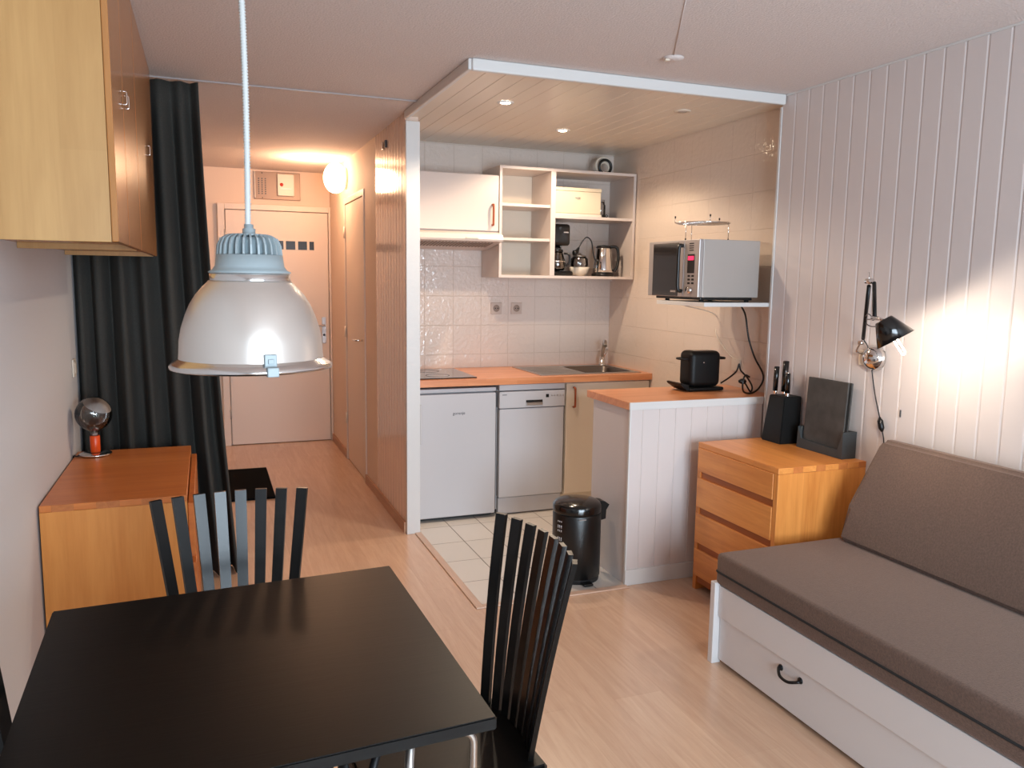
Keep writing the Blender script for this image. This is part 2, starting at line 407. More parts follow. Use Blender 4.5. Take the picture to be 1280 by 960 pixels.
# entrance door at the corridor's end
d = struct('door_1', boxes((.18, 1.04, YB-.03, YB-.004, .006, 2.055), bev=.002), 'door')
struct('door_frame', boxes((.115, .172, YB-.045, YB-.0005, 0, 2.11), (1.046, XP-.0005, YB-.045, YB-.0005, 0, 2.11), (.172, 1.046, YB-.045, YB-.0005, 2.06, 2.11), bev=.004), 'door', d)
struct('door_plate', boxes((.975, 1.012, YB-.036, YB-.0302, .90, 1.135), bev=.002), 'silver', d)
bm = new(); tube(bm, smoothpath([(.993, YB-.03, 1.06), (.993, YB-.075, 1.06), (.975, YB-.082, 1.06), (.885, YB-.082, 1.058)], 4), .008, 8)
struct('door_handle', bm, 'silver', d, 'silver lever handle')
bm = new(); lathe(bm, [(.0005, 0), (.011, 0), (.011, -.003), (.0005, -.003)], (.993, YB-.0362, .975), 12, axis=(0, 1, 0))
struct('keyhole', bm, 'black', d)
for hz in (.28, 1.1, 1.85):
    bm = new(); tube(bm, [(.175, YB-.05, hz-.04), (.175, YB-.05, hz+.04)], .006, 8); struct('hinge', bm, 'silver', d)
# strip of black pictures stuck on the door
s_ = tag(obj('picture_strip', boxes((.46, .922, YB-.0325, YB-.0304, 1.727, 1.808)), 'offwhite'), 'strip of small black squares stuck in a row on the entrance door', 'door sign')
for a, b in ((.464, .552), (.573, .655), (.676, .756), (.780, .857), (.878, .918)):
    obj('black_square', boxes((a, b, YB-.0338, YB-.0326, 1.730, 1.804)), 'black', s_)
# second door in the corridor's right wall
d = struct('door_2', boxes((XP+.0005, XP+.045, DY0+.003, DY1-.003, .006, DZ-.003), bev=.002), 'door')
struct('door_frame', boxes((XP-.008, XP+.012, DY0-.045, DY0, 0, DZ+.045), (XP-.008, XP+.012, DY1, DY1+.045, 0, DZ+.045), (XP-.008, XP+.012, DY0, DY1, DZ, DZ+.045), bev=.003), 'door', d)
bm = new(); tube(bm, smoothpath([(XP+.012, DY0+.07, 1.04), (XP-.045, DY0+.07, 1.04), (XP-.052, DY0+.09, 1.04), (XP-.052, DY0+.17, 1.035)], 4), .009, 8)
struct('door_handle', bm, 'chrome', d, 'chrome lever handle')
struct('door_plate', boxes((XP+.004, XP+.0118, DY0+.05, DY0+.09, .98, 1.11), bev=.002), 'offwhite', d)
for hz in (.35, 1.06, 1.85):
    bm = new(); tube(bm, [(XP-.012, DY1-.004, hz-.045), (XP-.012, DY1-.004, hz+.045)], .008, 8); struct('hinge', bm, 'offwhite', d)

# ------------------------------------------------------------------ kitchen base
# worktop (one continuous piece) with cut-outs suggested by inset items
def plate(bm, xs, ys, z0, z1):
    """slab on a 4 x 4 grid of corners with the middle cell open"""
    V = [[[bm.verts.new((x, y, z)) for z in (z0, z1)] for y in ys] for x in xs]
    for i in range(3):
        for j in range(3):
            if (i, j) == (1, 1): continue
            bm.faces.new((V[i][j][1], V[i+1][j][1], V[i+1][j+1][1], V[i][j+1][1])); bm.faces.new((V[i][j][0], V[i][j+1][0], V[i+1][j+1][0], V[i+1][j][0]))
    def wall(a, b): bm.faces.new((a[0], b[0], b[1], a[1]))
    for i in range(3): wall(V[i][0], V[i+1][0]); wall(V[i+1][3], V[i][3]); wall(V[3][i], V[3][i+1]); wall(V[0][i+1], V[0][i])
    wall(V[1][1], V[1][2]); wall(V[1][2], V[2][2]); wall(V[2][2], V[2][1]); wall(V[2][1], V[1][1])
    return bm
c = tag(obj('worktop', plate(new(), (1.142, 2.325, 2.68, XK-.002), (4.62, 4.73, 5.115, YK-.002), .848, .888), 'worktop'), 'beech kitchen worktop carrying the hob and steel sink', 'worktop')
# fridge
t = thing('fridge', (1.43, 4.9, 0), 'white undercounter fridge below the hob, left of the dishwasher', 'fridge')
obj('body', boxes((1.178, 1.672, 4.69, 5.22, .03, .832), bev=.004), 'appliance', t)
obj('door', boxes((1.178, 1.672, 4.642, 4.683, .026, .80), bev=.008, seg=3), 'appliance', t)
obj('door_seal', boxes((1.186, 1.664, 4.683, 4.69, .05, .798)), 'rubber', t)
obj('top_panel', boxes((1.178, 1.672, 4.645, 4.69, .808, .832), bev=.004), 'appliance', t)
obj('handle', boxes((1.182, 1.196, 4.630, 4.642, .50, .74), bev=.004), 'appliance', t)
obj('kick_grille', boxes((1.19, 1.66, 4.684, 4.6895, .006, .029)), 'rubber', t)
for fx in (1.2, 1.65):
    bm = new(); lathe(bm, [(.014, 0), (.014, .03)], (fx, 4.72, 0), 10, capa=True, capb=True); obj('foot', bm, 'rubber', t)
text_mesh('lettering', 'gorenje', .026, 'inkgrey', t, (1.43, 4.6415, .678), (PI/2, 0, 0))
# dishwasher
t = thing('dishwasher', (1.92, 4.9, 0), 'slim white dishwasher between the fridge and the sink cupboard', 'dishwasher')
obj('body', boxes((1.694, 2.142, 4.70, 5.22, .03, .843), bev=.003), 'appliance', t)
obj('top_panel', boxes((1.694, 2.142, 4.645, 4.70, .806, .843), bev=.004), 'appliance', t)
obj('control_panel', boxes((1.694, 2.142, 4.640, 4.697, .694, .800), bev=.005), 'appliance', t)
obj('door', boxes((1.697, 2.139, 4.645, 4.697, .118, .690), bev=.006), 'appliance', t)
obj('kick_panel', boxes((1.70, 2.136, 4.665, 4.699, .008, .112), bev=.003), 'appliance', t)
h = obj('handle', boxes((1.872, 1.985, 4.632, 4.64, .708, .728), bev=.003), 'steel', t, 'brushed grip strip')
obj('handle_recess', boxes((1.872, 1.985, 4.6385, 4.641, .728, .742)), 'black', t)
obj('display', boxes((2.008, 2.028, 4.6375, 4.64, .755, .776)), 'black', t)
for i in range(5):
    bm = new(); lathe(bm, [(.005, 0), (.005, .003), (.0001, .003)], (2.048+i*.02, 4.64, .766), 10, axis=(0, -1, 0)); obj('button', bm, 'silver', t)
obj('maker_mark', boxes((1.712, 1.742, 4.6392, 4.640, .778, .782)), 'inkgrey', t)
# sink cupboard
t = thing('sink_cupboard', (2.46, 4.9, 0), 'cream kitchen cupboard under the sink with a copper handle', 'cabinet')
obj('body', boxes((2.152, 2.765, 4.665, 5.24, .10, .745), (2.152, 2.315, 4.665, 5.24, .745, .8475), (2.69, 2.765, 4.665, 5.24, .745, .8475), (2.315, 2.69, 4.665, 4.72, .745, .8475)), 'cream', t)
dd = obj('door', boxes((2.154, 2.763, 4.645, 4.664, .11, .838), bev=.002), 'cream', t)
obj('plinth', boxes((2.152, 2.765, 4.70, 5.2, .0, .0995)), 'cream', t)
bm = new(); tube(bm, smoothpath([(2.205, 4.645, .812), (2.205, 4.622, .808), (2.205, 4.618, .795), (2.205, 4.618, .70), (2.205, 4.622, .688), (2.205, 4.645, .684)], 4), .007, 8)
obj('handle', bm, 'copper', dd, 'copper bow handle')
# hob
t = thing('hob', (1.40, 4.93, .888), 'black glass hob set in the left end of the worktop', 'hob')
obj('glass_plate', boxes((1.165, 1.556, 4.675, 5.19, .8885, .895), bev=.002), 'darkglass', t)
for hy in (4.81, 5.05):
    bm = new(); lathe(bm, [(.075, 0), (.075, .0006), (.071, .0006), (.071, 0)], (1.34, hy, .8951), 40); obj('heating_ring', bm, 'inkgrey', t)
# sink with drainer and tap
t = thing('sink', (2.35, 4.93, .888), 'stainless steel sink with a ribbed drainer at the right of the worktop', 'sink')
bm = new()
# rim sheet with an opening for the bowl
X0, X1, Y0, Y1 = 1.985, 2.72, 4.68, 5.19
bx0, bx1, by0, by1 = 2.33, 2.675, 4.735, 5.11
plate(bm, (X0, bx0, bx1, X1), (Y0, by0, by1, Y1), .8885, .893)
obj('rim', bm, 'steel', t)
bm = new()
n = 10
def rr(x0, x1, y0, y1, r, z):
    o = []
    for cx, cy, a in ((x1-r, y1-r, 0), (x0+r, y1-r, PI/2), (x0+r, y0+r, PI), (x1-r, y0+r, 1.5*PI)):
        for i in range(6): o.append((cx+r*math.cos(a+i*PI/10), cy+r*math.sin(a+i*PI/10), z))
    return o
lv = [[bm.verts.new(p) for p in rr(bx0+d, bx1-d, by0+d, by1-d, .035+d, z)] for d, z in ((-.002, .894), (.002, .8925), (.006, .88), (.014, .775), (.03, .757))]
for A, B in zip(lv, lv[1:]):
    for j in range(len(A)):
        f = bm.faces.new((A[j], A[(j+1) % len(A)], B[(j+1) % len(A)], B[j])); f.smooth = True
l2 = lv[-1]
bm.faces.new(l2)
obj('bowl', bm, mat('steel_bowl', (120, 112, 105), .35, 1.0), t)
bm = new()
for i in range(7): box(bm, 2.01, 2.30, 4.73+i*.06, 4.742+i*.06, .893, .8955, bev=.001)
obj('drainer_ribs', bm, 'steel', t)
bm = new(); lathe(bm, [(.0005, .002), (.028, .002), (.032, 0)], (2.50, 4.92, .7575), 20); obj('strainer', bm, 'chrome', t)
t = thing('tap', (2.655, 5.15, .893), 'chrome mixer tap with an angled spout behind the sink', 'tap')
bm = new(); lathe(bm, [(.026, 0), (.026, .008), (.02, .012), (.02, .055), (.0005, .06)], (2.665, 5.15, .8935), 20, capa=True); obj('base', bm, 'chrome', t)
bm = new(); tube(bm, smoothpath([(2.668, 5.15, .94), (2.66, 5.13, 1.0), (2.648, 5.09, 1.058), (2.636, 5.055, 1.066), (2.622, 5.025, 1.04)], 6), .0135, 12); obj('spout', bm, 'steel', t)
bm = new(); tube(bm, [(2.675, 5.155, .95), (2.70, 5.165, .985), (2.712, 5.17, 1.005)], .010, 10); obj('lever', bm, 'chrome', t)

# wall cupboard, hood, open shelves
UY = 4.91
t = thing('wall_cupboard', (1.46, 5.08, 1.795), 'white wall cupboard with a copper handle above the cooker hood', 'cabinet')
obj('body', boxes((1.143, 1.772, UY+.02, YK-.002, 1.797, 2.155)), 'kitwhite', t)
dd = obj('door', boxes((1.145, 1.770, UY, UY+.0195, 1.803, 2.150), bev=.002), 'kitwhite', t)
bm = new(); tube(bm, smoothpath([(1.728, UY, 1.968), (1.728, UY-.022, 1.966), (1.728, UY-.026, 1.95), (1.728, UY-.026, 1.86), (1.728, UY-.022, 1.842), (1.728, UY, 1.84)], 4), .007, 8)
obj('handle', bm, 'copper', dd, 'copper bow handle')
t = thing('cooker_hood', (1.46, 5.05, 1.69), 'slim white cooker hood with a slotted underside over the hob', 'cooker hood')
bm = new(); prism(bm, [(1.146, UY-.10, 1.745), (1.146, UY-.085, 1.775), (1.146, UY+.0, 1.795), (1.146, YK-.003, 1.795), (1.146, YK-.003, 1.69), (1.146, YK-.12, 1.69), (1.146, UY-.095, 1.733)], (.622, 0, 0))
obj('body', bm, 'kitwhite', t)
bm = new()
def hoodz(y): return 1.733+(1.69-1.733)*(y-(UY-.095))/((YK-.12)-(UY-.095))
for i in range(26):
    x = 1.17+i*.0215
    z0, z1 = hoodz(UY-.05), hoodz(5.02)
    prism(bm, [(x, UY-.05, z0-.0005), (x, 5.02, z1-.0005), (x, 5.02, z1-.004), (x, UY-.05, z0-.004)], (.010, 0, 0))
obj('grille', bm, mat('hood_slots', (140, 124, 112), .5), t)
bm = new(); box(bm, 1.52, 1.60, UY-.104, UY-.098, 1.745, 1.757, bev=.002); obj('switch', bm, 'offwhite', t)
# open shelf unit
t = thing('shelf_unit', (2.27, 5.08, 1.508), 'white open shelf unit of five compartments on the tiled kitchen wall', 'shelf')
S0, S1, th = 1.776, 2.763, .018
for nm, b in (('side_panel', (S0, S0+th, UY, YK-.002, 1.508, 2.218)), ('side_panel', (S1-th, S1, UY, YK-.002, 1.508, 2.218)), ('divider', (2.134, 2.168, UY, YK-.012, 1.5265, 2.1995)),
              ('top_panel', (S0+th, S1-th, UY, YK-.002, 2.20, 2.218)), ('bottom_panel', (S0+th, S1-th, UY, YK-.002, 1.508, 1.526)),
              ('shelf', (S0+th, 2.134, UY+.01, YK-.012, 1.966, 1.984)), ('shelf', (S0+th, 2.134, UY+.01, YK-.012, 1.748, 1.766)), ('shelf', (2.168, S1-th, UY+.004, YK-.012, 1.902, 1.920))):
    obj(nm, boxes(b, bev=.001), 'kitwhite', t)
obj('back_panel', boxes((S0+th, 2.134, YK-.011, YK-.003, 1.5265, 2.1995)), 'cream', t)
# objects on the shelves
c = tag(obj('storage_box', boxes((2.175, 2.515, UY+.03, UY+.24, 1.9385, 2.085), bev=.006), 'card'), 'flat cream box on the upper right shelf of the open unit', 'box')
obj('lid', boxes((2.172, 2.518, UY+.027, UY+.243, 2.085, 2.108), bev=.004), 'card', c)
obj('base_tray', boxes((2.172, 2.52, UY+.027, UY+.243, 1.9205, 1.9382), bev=.003), 'offwhite', c)
bm = new(); tube(bm, [(2.325, UY+.029, 2.045), (2.328, UY+.02, 2.043), (2.352, UY+.02, 2.043), (2.355, UY+.029, 2.045)], .003, 6); obj('handle', bm, 'silver', c)
for jx, jy, r, hh, lb in ((2.565, 5.12, .033, .15, 'taller clear glass jar beside the cream box on the shelf'), (2.625, 5.165, .036, .125, 'wider clear glass jar at the back right of the upper shelf')):
    t = thing('glass_jar', (jx, jy, 1.9205), lb, 'jar', 'clear jars beside the cream box')
    bm = new(); lathe(bm, [(r, 0), (r, hh*.8), (r*.8, hh*.9), (r*.8, hh), (r*.74, hh), (r*.74, hh*.9), (r*.93, hh*.8), (r*.93, .005)], (jx, jy, 1.9207), 20, capa=True); obj('glass', bm, 'clear', t)
    bm = new(); lathe(bm, [(r*.84, hh+.001), (r*.84, hh+.014), (.0005, hh+.014)], (jx, jy, 1.9207), 20, capa=True); obj('lid', bm, 'silver', t)
t = thing('knob_pair', (2.535, 4.935, 1.9205), 'tiny dark metal clip lying on the shelf edge by the box', 'clip')
bm = new(); tube(bm, arc((2.528, 4.925, 1.931), .008, 0, 2*PI, 12)[:-1], .0025, 6, closed=True); tube(bm, arc((2.55, 4.925, 1.931), .008, 0, 2*PI, 12)[:-1], .0025, 6, closed=True); obj('ring', bm, 'iron', t)
t.name = 'metal_clip'
# coffee maker
cx, cy, cz = 2.245, 5.06, 1.5265
t = thing('coffee_maker', (cx, cy, cz), 'black filter coffee maker with a glass jug on the lower shelf', 'coffee maker')
bm = new(); box(bm, cx-.075, cx+.085, cy-.10, cy+.10, cz, cz+.032, bev=.012, seg=3); obj('base', bm, 'blackgloss', t)
bm = new(); box(bm, cx-.07, cx+.055, cy+.03, cy+.10, cz+.033, cz+.20, bev=.01); obj('column', bm, 'blackgloss', t)
bm = new(); box(bm, cx-.07, cx+.068, cy-.085, cy+.10, cz+.20, cz+.345, bev=.022, seg=4); obj('filter_housing', bm, 'blackgloss', t)
obj('maker_mark', boxes((cx+.015, cx+.05, cy-.0866, cy-.0855, cz+.285, cz+.293)), 'silver', t)
bm = new(); lathe(bm, [(.045, 0), (.062, .02), (.06, .06), (.043, .11), (.04, .125), (.038, .125), (.041, .11), (.058, .06), (.06, .02), (.043, .003)], (cx-.01, cy-.035, cz+.034), 28, capa=True); jug = obj('jug', bm, 'tea', t)
bm = new(); lathe(bm, [(.042, .0), (.042, .016), (.0005, .02)], (cx-.01, cy-.035, cz+.16), 24, capa=True); obj('lid', bm, 'blackgloss', jug)
bm = new(); lathe(bm, [(.0605, .058), (.0625, .058), (.0625, .068), (.0595, .068)], (cx-.01, cy-.035, cz+.034), 28); obj('band', bm, 'chrome', jug)
bm = new(); tube(bm, smoothpath([(cx+.025, cy-.075, cz+.15), (cx+.052, cy-.098, cz+.14), (cx+.055, cy-.098, cz+.09), (cx+.035, cy-.085, cz+.065)], 5), .007, 8); obj('handle', bm, 'black', jug)
# glass bowl and teapot behind cable
cx, cy = 2.44, 5.10
bm = new(); lathe(bm, [(.035, 0), (.04, .004), (.062, .03), (.074, .062), (.071, .062), (.058, .032), (.036, .008), (.0005, .007)], (cx-.0, cy, cz+.0003), 28, capa=True)
tag(obj('bowl', bm, 'offwhite'), 'small cream bowl on the lower shelf between coffee maker and kettle', 'bowl')
t = thing('glass_teapot', (cx+.0, cy, cz+.0085), 'round clear glass pot nested in the cream bowl on the shelf', 'teapot')
bm = new(); lathe(bm, [(.03, 0), (.05, .03), (.062, .07), (.06, .11), (.045, .125), (.043, .125), (.058, .108), (.06, .07), (.048, .032), (.03, .003)], (cx, cy, cz+.009), 28, capa=True); obj('body', bm, 'clear', t)
bm = new(); lathe(bm, [(.048, 0), (.046, .006), (.012, .013), (.012, .024), (.0005, .026)], (cx, cy, cz+.135), 24, capa=True); obj('lid', bm, 'steel', t)
# kettle
cx, cy = 2.60, 5.05
t = thing('kettle', (cx, cy, cz), 'stainless steel electric kettle with a black handle on the lower shelf', 'kettle')
bm = new(); lathe(bm, [(.078, 0), (.078, .018), (.07, .022)], (cx, cy, cz+.0003), 28, capa=True, capb=True); obj('base', bm, 'black', t)
bm = new(); lathe(bm, [(.072, 0), (.07, .03), (.056, .165), (.052, .175)], (cx, cy, cz+.023), 32, capa=True, capb=True); kb = obj('body', bm, 'chrome', t)
bm = new(); lathe(bm, [(.053, 0), (.048, .012), (.0005, .018)], (cx, cy, cz+.1985), 28, capa=True); obj('lid', bm, 'black', t)
bm = new(); tube(bm, smoothpath([(cx+.035, cy-.03, cz+.205), (cx+.078, cy-.045, cz+.20), (cx+.09, cy-.05, cz+.15), (cx+.08, cy-.055, cz+.07), (cx+.062, cy-.045, cz+.035)], 6), .011, 10); obj('handle', bm, 'black', t)
bm = new(); prism(bm, [(cx-.05, cy-.012, cz+.2), (cx-.075, cy, cz+.205), (cx-.05, cy+.012, cz+.2), (cx-.056, cy, cz+.165)], (0, 0, -.001)); obj('spout', bm, 'chrome', t)
# cable looping over the bowl
t = thing('power_cable', (2.45, 5.03, cz), 'black cable with a plug arching over the cream bowl on the shelf', 'cable')
bm = new(); tube(bm, smoothpath([(2.375, 4.985, cz+.185), (2.405, 4.985, cz+.235), (2.438, 4.985, cz+.262), (2.472, 4.985, cz+.235), (2.488, 4.985, cz+.16), (2.505, 4.985, cz+.11), (2.527, 4.975, cz+.105), (2.516, 4.96, cz+.06), (2.50, 4.95, cz+.006)], 6), .0045, 8); obj('cord', bm, 'black', t)
bm = new(); tube(bm, [(2.378, 4.985, cz+.19), (2.365, 4.985, cz+.165), (2.352, 4.985, cz+.155), (2.338, 4.985, cz+.155)], [.007, .014, .019, .017], 12); obj('plug', bm, 'black', t)
# round clip fan / coil on top of the unit
t = thing('coiled_hose', (2.60, 5.08, 2.2185), 'round black and white coil standing on top of the open shelf unit', 'coil')
bm = new(); tube(bm, arc((2.60, 5.06, 2.2185+.056), .046, 0, 2*PI, 28)[:-1], .009, 8, closed=True); obj('black_coil', bm, 'black', t)
bm = new(); tube(bm, arc((2.60, 5.09, 2.2185+.066), .056, 0, 2*PI, 28)[:-1], .009, 8, closed=True); tube(bm, arc((2.60, 5.078, 2.2185+.051), .036, 0, 2*PI, 28)[:-1], .008, 8, closed=True); obj('white_coil', bm, 'offwhite', t)
bm = new(); tube(bm, smoothpath([(2.655, 5.09, 2.2185+.05), (2.668, 5.10, 2.2185+.085), (2.66, 5.11, 2.2185+.02)], 6), .005, 6); obj('loose_end', bm, 'black', t)
# wall sockets above the worktop
for sx, lb in ((1.885, 'left one of two white double-pole sockets on the tiles under the shelves'), (2.035, 'right one of two white double-pole sockets on the tiles under the shelves')):
    t = thing('wall_socket', (sx, YK, 1.255), lb, 'socket', 'sockets above the worktop')
    obj('plate', boxes((sx-.04, sx+.04, YK-.009, YK-.0008, 1.257, 1.337), bev=.003), mat('socket_white', (190, 172, 160), .4), t)
    bm = new(); lathe(bm, [(.0005, .003), (.022, .003), (.024, 0)], (sx, YK-.0092, 1.297), 20, axis=(0, -1, 0)); obj('socket_well', bm, mat('socket_well', (150, 132, 120), .6), t)
    for q in (-1, 1):
        bm = new(); lathe(bm, [(.004, 0), (.004, .001), (.0001, .001)], (sx+q*.009, YK-.0123, 1.297), 8, axis=(0, -1, 0)); obj('socket_hole', bm, 'black', t)

# ------------------------------------------------------------------ peninsula
PX0, PY0, PY1 = 1.893, 3.352, 3.76
t = thing('peninsula', (2.28, 3.55, 0), 'white boarded kitchen peninsula with a beech top, beside the chest of drawers', 'kitchen counter')
bm = new(); ol = [(PX0+.008, PY0)]; x = 1.965
while x < XR-.03:
    ol += [(x-.004, PY0), (x-.0005, PY0+.003), (x+.0005, PY0+.003), (x+.002, PY0)]; x += .0925
ol += [(XR-.007, PY0), (XR-.007, PY0+.012), (PX0+.008, PY0+.012)]
prism(bm, [(a, b, .08) for a, b in ol], (0, 0, .80)); obj('front_boards', bm, 'boards', t)
obj('body', boxes((PX0+.01, XK-.002, PY0+.0125, PY1, .0, .8795), bev=.001), 'boards', t)
obj('base_strip', boxes((PX0, XR-.007, PY0-.008, PY0+.012, .0, .0795), bev=.002), 'trim', t)
obj('edge_band', boxes((PX0-.004, XR-.007, PY0-.008, PY0+.002, .881, .918), bev=.001), 'trim', t)
obj('corner_strip', boxes((PX0, PX0+.0078, PY0-.003, PY0+.012, .08, .88), bev=.001), 'trim', t)
obj('top', boxes((PX0-.004, XK-.002, PY0+.0025, 3.815, .8805, .918), bev=.002), 'worktop', t)
PT = .918
# toaster
tx0, tx1, ty0, ty1 = 2.392, 2.585, 3.60, 3.725
t = thing('toaster', (2.45, 3.66, PT), 'black long-slot toaster with two side wire arms on the peninsula', 'toaster')
bm = new(); box(bm, tx0, tx1, ty0, ty1, PT+.022, PT+.215, bev=.03, seg=5); obj('body', bm, 'blackmatt', t, smooth=True)
bm = new(); box(bm, tx0-.01, tx1+.015, ty0-.008, ty1+.008, PT+.0015, PT+.021, bev=.008, seg=3); obj('base', bm, 'blackmatt', t)
bm = new(); prism(bm, [(tx0-.01, ty0, PT+.004), (tx0-.055, ty0, PT+.034), (tx0-.06, ty0, PT+.045), (tx0-.045, ty0, PT+.046), (tx0-.008, ty0, PT+.036)], (0, .14, 0)); obj('crumb_lip', bm, 'blackmatt', t)
for a, b in ((tx0+.004, tx0-.035), (tx1-.004, tx1+.045)):
    bm = new(); tube(bm, smoothpath([(a, ty0+.03, PT+.172), ((a+b)/2, ty0+.03, PT+.172), (b, ty0+.04, PT+.172), (b, ty1-.04, PT+.172), (a, ty1-.03, PT+.172)], 4), .006, 8); obj('warming_arm', bm, 'blackmatt', t)
obj('slot', boxes((tx0+.04, tx1-.04, 3.64, 3.68, PT+.2135, PT+.216)), 'steel', t)
bm = new(); lathe(bm, [(.0005, .004), (.003, .004), (.004, 0)], (2.47, ty0-.0005, PT+.155), 10, axis=(0, -1, 0)); obj('signal_light', bm, 'chrome', t)
# microwave shelf
MZ = 1.378
t = thing('bracket_shelf', (2.52, 3.56, MZ), 'small white shelf on the kitchen side wall under the microwave', 'shelf')
obj('board', boxes((2.287, XK-.002, 3.352, 3.80, MZ, MZ+.02), bev=.001), 'trim', t)
# microwave: front faces the kitchen's left side
mx0, mx1, my0, my1, mz0, mz1 = 2.292, 2.655, 3.42, 3.905, MZ+.044, MZ+.044+.288
t = thing('microwave', (2.47, 3.66, MZ+.02), 'grey microwave oven with a dark glass door on the small wall shelf', 'microwave')
obj('casing', boxes((mx0+.025, mx1, my0, my1, mz0, mz1), bev=.003), 'mwside', t)
obj('front_frame', boxes((mx0, mx0+.0245, my0, my0+.135, mz0, mz1), bev=.003), 'silver', t)
md = obj('door', boxes((mx0, mx0+.0245, my0+.137, my1, mz0, mz1), bev=.003), 'silver', t)
obj('door_window', boxes((mx0-.002, mx0-.0003, my0+.185, my1-.05, mz0+.003, mz1-.012)), 'darkglass', md)
bm = new(); tube(bm, smoothpath([(mx0-.001, my0+.148, mz0+.26), (mx0-.022, my0+.15, mz0+.25), (mx0-.024, my0+.15, mz0+.14), (mx0-.022, my0+.15, mz0+.04), (mx0-.001, my0+.148, mz0+.03)], 5), .010, 8); obj('door_handle', bm, 'black', md)
obj('maker_mark', boxes((mx0-.003, mx0-.0022, 3.62, 3.67, mz0+.022, mz0+.032)), 'silver', md)
obj('display_panel', boxes((mx0-.002, mx0-.0003, my0+.04, my0+.10, mz0+.12, mz0+.215)), 'black', t)
obj('display', boxes((mx0-.003, mx0-.0022, my0+.045, my0+.095, mz0+.185, mz0+.205)), 'display', t)
for k in range(3):
    for j in range(2): obj('button', boxes((mx0-.0015, mx0-.0003, my0+.04+.035*j, my0+.06+.035*j, mz0+.065+.018*k, mz0+.075+.018*k)), 'black', t)
bm = new(); lathe(bm, [(.019, 0), (.017, .014), (.0005, .014)], (mx0-.0005, my0+.075, mz0+.035), 24, axis=(-1, 0, 0)); obj('dial', bm, 'chrome', t)
for k in range(4): obj('vent_slot', boxes((mx0-.0012, mx0-.0003, my0+.05, my0+.09, mz0+.232+.011*k, mz0+.237+.011*k)), 'black', t)
obj('base_plate', boxes((mx0+.03, mx1-.02, my0+.02, my1-.04, MZ+.030, mz0-.0004), bev=.002), 'black', t)
for fx, fy in ((mx0+.05, my0+.04), (mx1-.04, my0+.04), (mx0+.05, 3.78), (mx1-.04, 3.78)):
    bm = new(); lathe(bm, [(.012, 0), (.012, .0095)], (fx, fy, MZ+.0202), 12, capa=True, capb=True); obj('foot', bm, 'rubber', t)
# grill rack on the microwave
rx, ry, rz = 2.44, 3.62, mz1+.092
t = thing('grill_rack', (rx, ry, mz1), 'round chrome grill rack on short legs standing on the microwave', 'rack')
bm = new(); tube(bm, [(rx+.14*math.cos(a*PI/16), ry+.14*math.sin(a*PI/16), rz) for a in range(32)], .0028, 6, closed=True)
for k in range(-5, 6):
    o = k*.0235; hlf = math.sqrt(.14**2-o*o); tube(bm, [(rx-hlf, ry+o, rz), (rx+hlf, ry+o, rz)], .0012, 5)
tube(bm, [(rx, ry-.14, rz-.002), (rx, ry+.14, rz-.002)], .0016, 5)
obj('grid', bm, 'chrome', t)
for a in (200, 300, 80):
    lx, ly = rx+.143*math.cos(math.radians(a)), ry+.143*math.sin(math.radians(a))
    bm = new(); tube(bm, [(lx, ly, rz), (lx, ly, mz1+.006)], .002, 6); lg = obj('leg', bm, 'chrome', t)
    bm = new(); tube(bm, [(lx, ly, mz1+.0005), (lx, ly, mz1+.008)], .004, 8); obj('rubber_tip', bm, 'rubber', lg)
for a in (20, 150, 250):
    lx, ly = rx+.143*math.cos(math.radians(a)), ry+.143*math.sin(math.radians(a))
    bm = new(); tube(bm, [(lx, ly, rz), (lx, ly, rz+.028)], .002, 6); lg = obj('upright', bm, 'chrome', t)
    bm = new(); tube(bm, [(lx, ly, rz+.026), (lx, ly, rz+.036)], .004, 8); obj('rubber_tip', bm, 'rubber', lg)
# cables on the peninsula
bm = new(); tube(bm, smoothpath([(2.735, 3.66, MZ-.006), (2.722, 3.6, 1.32), (2.735, 3.58, 1.2), (2.757, 3.55, 1.1), (2.757, 3.47, 1.01), (2.72, 3.45, .95), (2.665, 3.44, .924), (2.60, 3.42, .935), (2.575, 3.40, .98), (2.595, 3.41, 1.022), (2.63, 3.42, 1.012)], 6), .005, 8)
tag(obj('microwave_cable', bm, 'black'), 'thick black cable hanging from the microwave shelf down to the peninsula', 'cable')
t = thing('toaster_cable', (2.64, 3.48, PT), 'black coiled cord with a plug lying right of the toaster', 'cable')
bm = new(); tube(bm, smoothpath([(2.555, 3.56, .965), (2.58, 3.52, 1.0), (2.60, 3.49, 1.036), (2.607, 3.48, 1.074), (2.619, 3.48, 1.04), (2.662, 3.48, 1.001), (2.696, 3.48, .952), (2.680, 3.47, .926), (2.644, 3.465, .967), (2.625, 3.465, .985)], 7), .0045, 8); obj('cord', bm, 'black', t)
bm = new(); tube(bm, [(2.60, 3.463, .985), (2.612, 3.463, .985), (2.632, 3.462, .983), (2.642, 3.461, .982)], [.008, .014, .014, .006], 10); obj('plug', bm, 'black', t)
bm = new(); tube(bm, smoothpath([(2.45, 3.82, MZ-.004), (XK-.008, 3.93, 1.31), (XK-.006, 3.92, 1.2), (XK-.006, 3.80, 1.10), (XK-.006, 3.72, 1.07)], 6), .003, 6)
tag(obj('thin_cable', bm, 'offwhite'), 'thin pale cable running down the kitchen side wall behind the toaster', 'cable')
t = thing('side_socket', (XK, 3.72, 1.0), 'pale wall socket on the kitchen side wall behind the toaster', 'socket')
obj('plate', boxes((XK-.008, XK-.0008, 3.68, 3.76, 1.005, 1.075), bev=.003), 'offwhite', t)

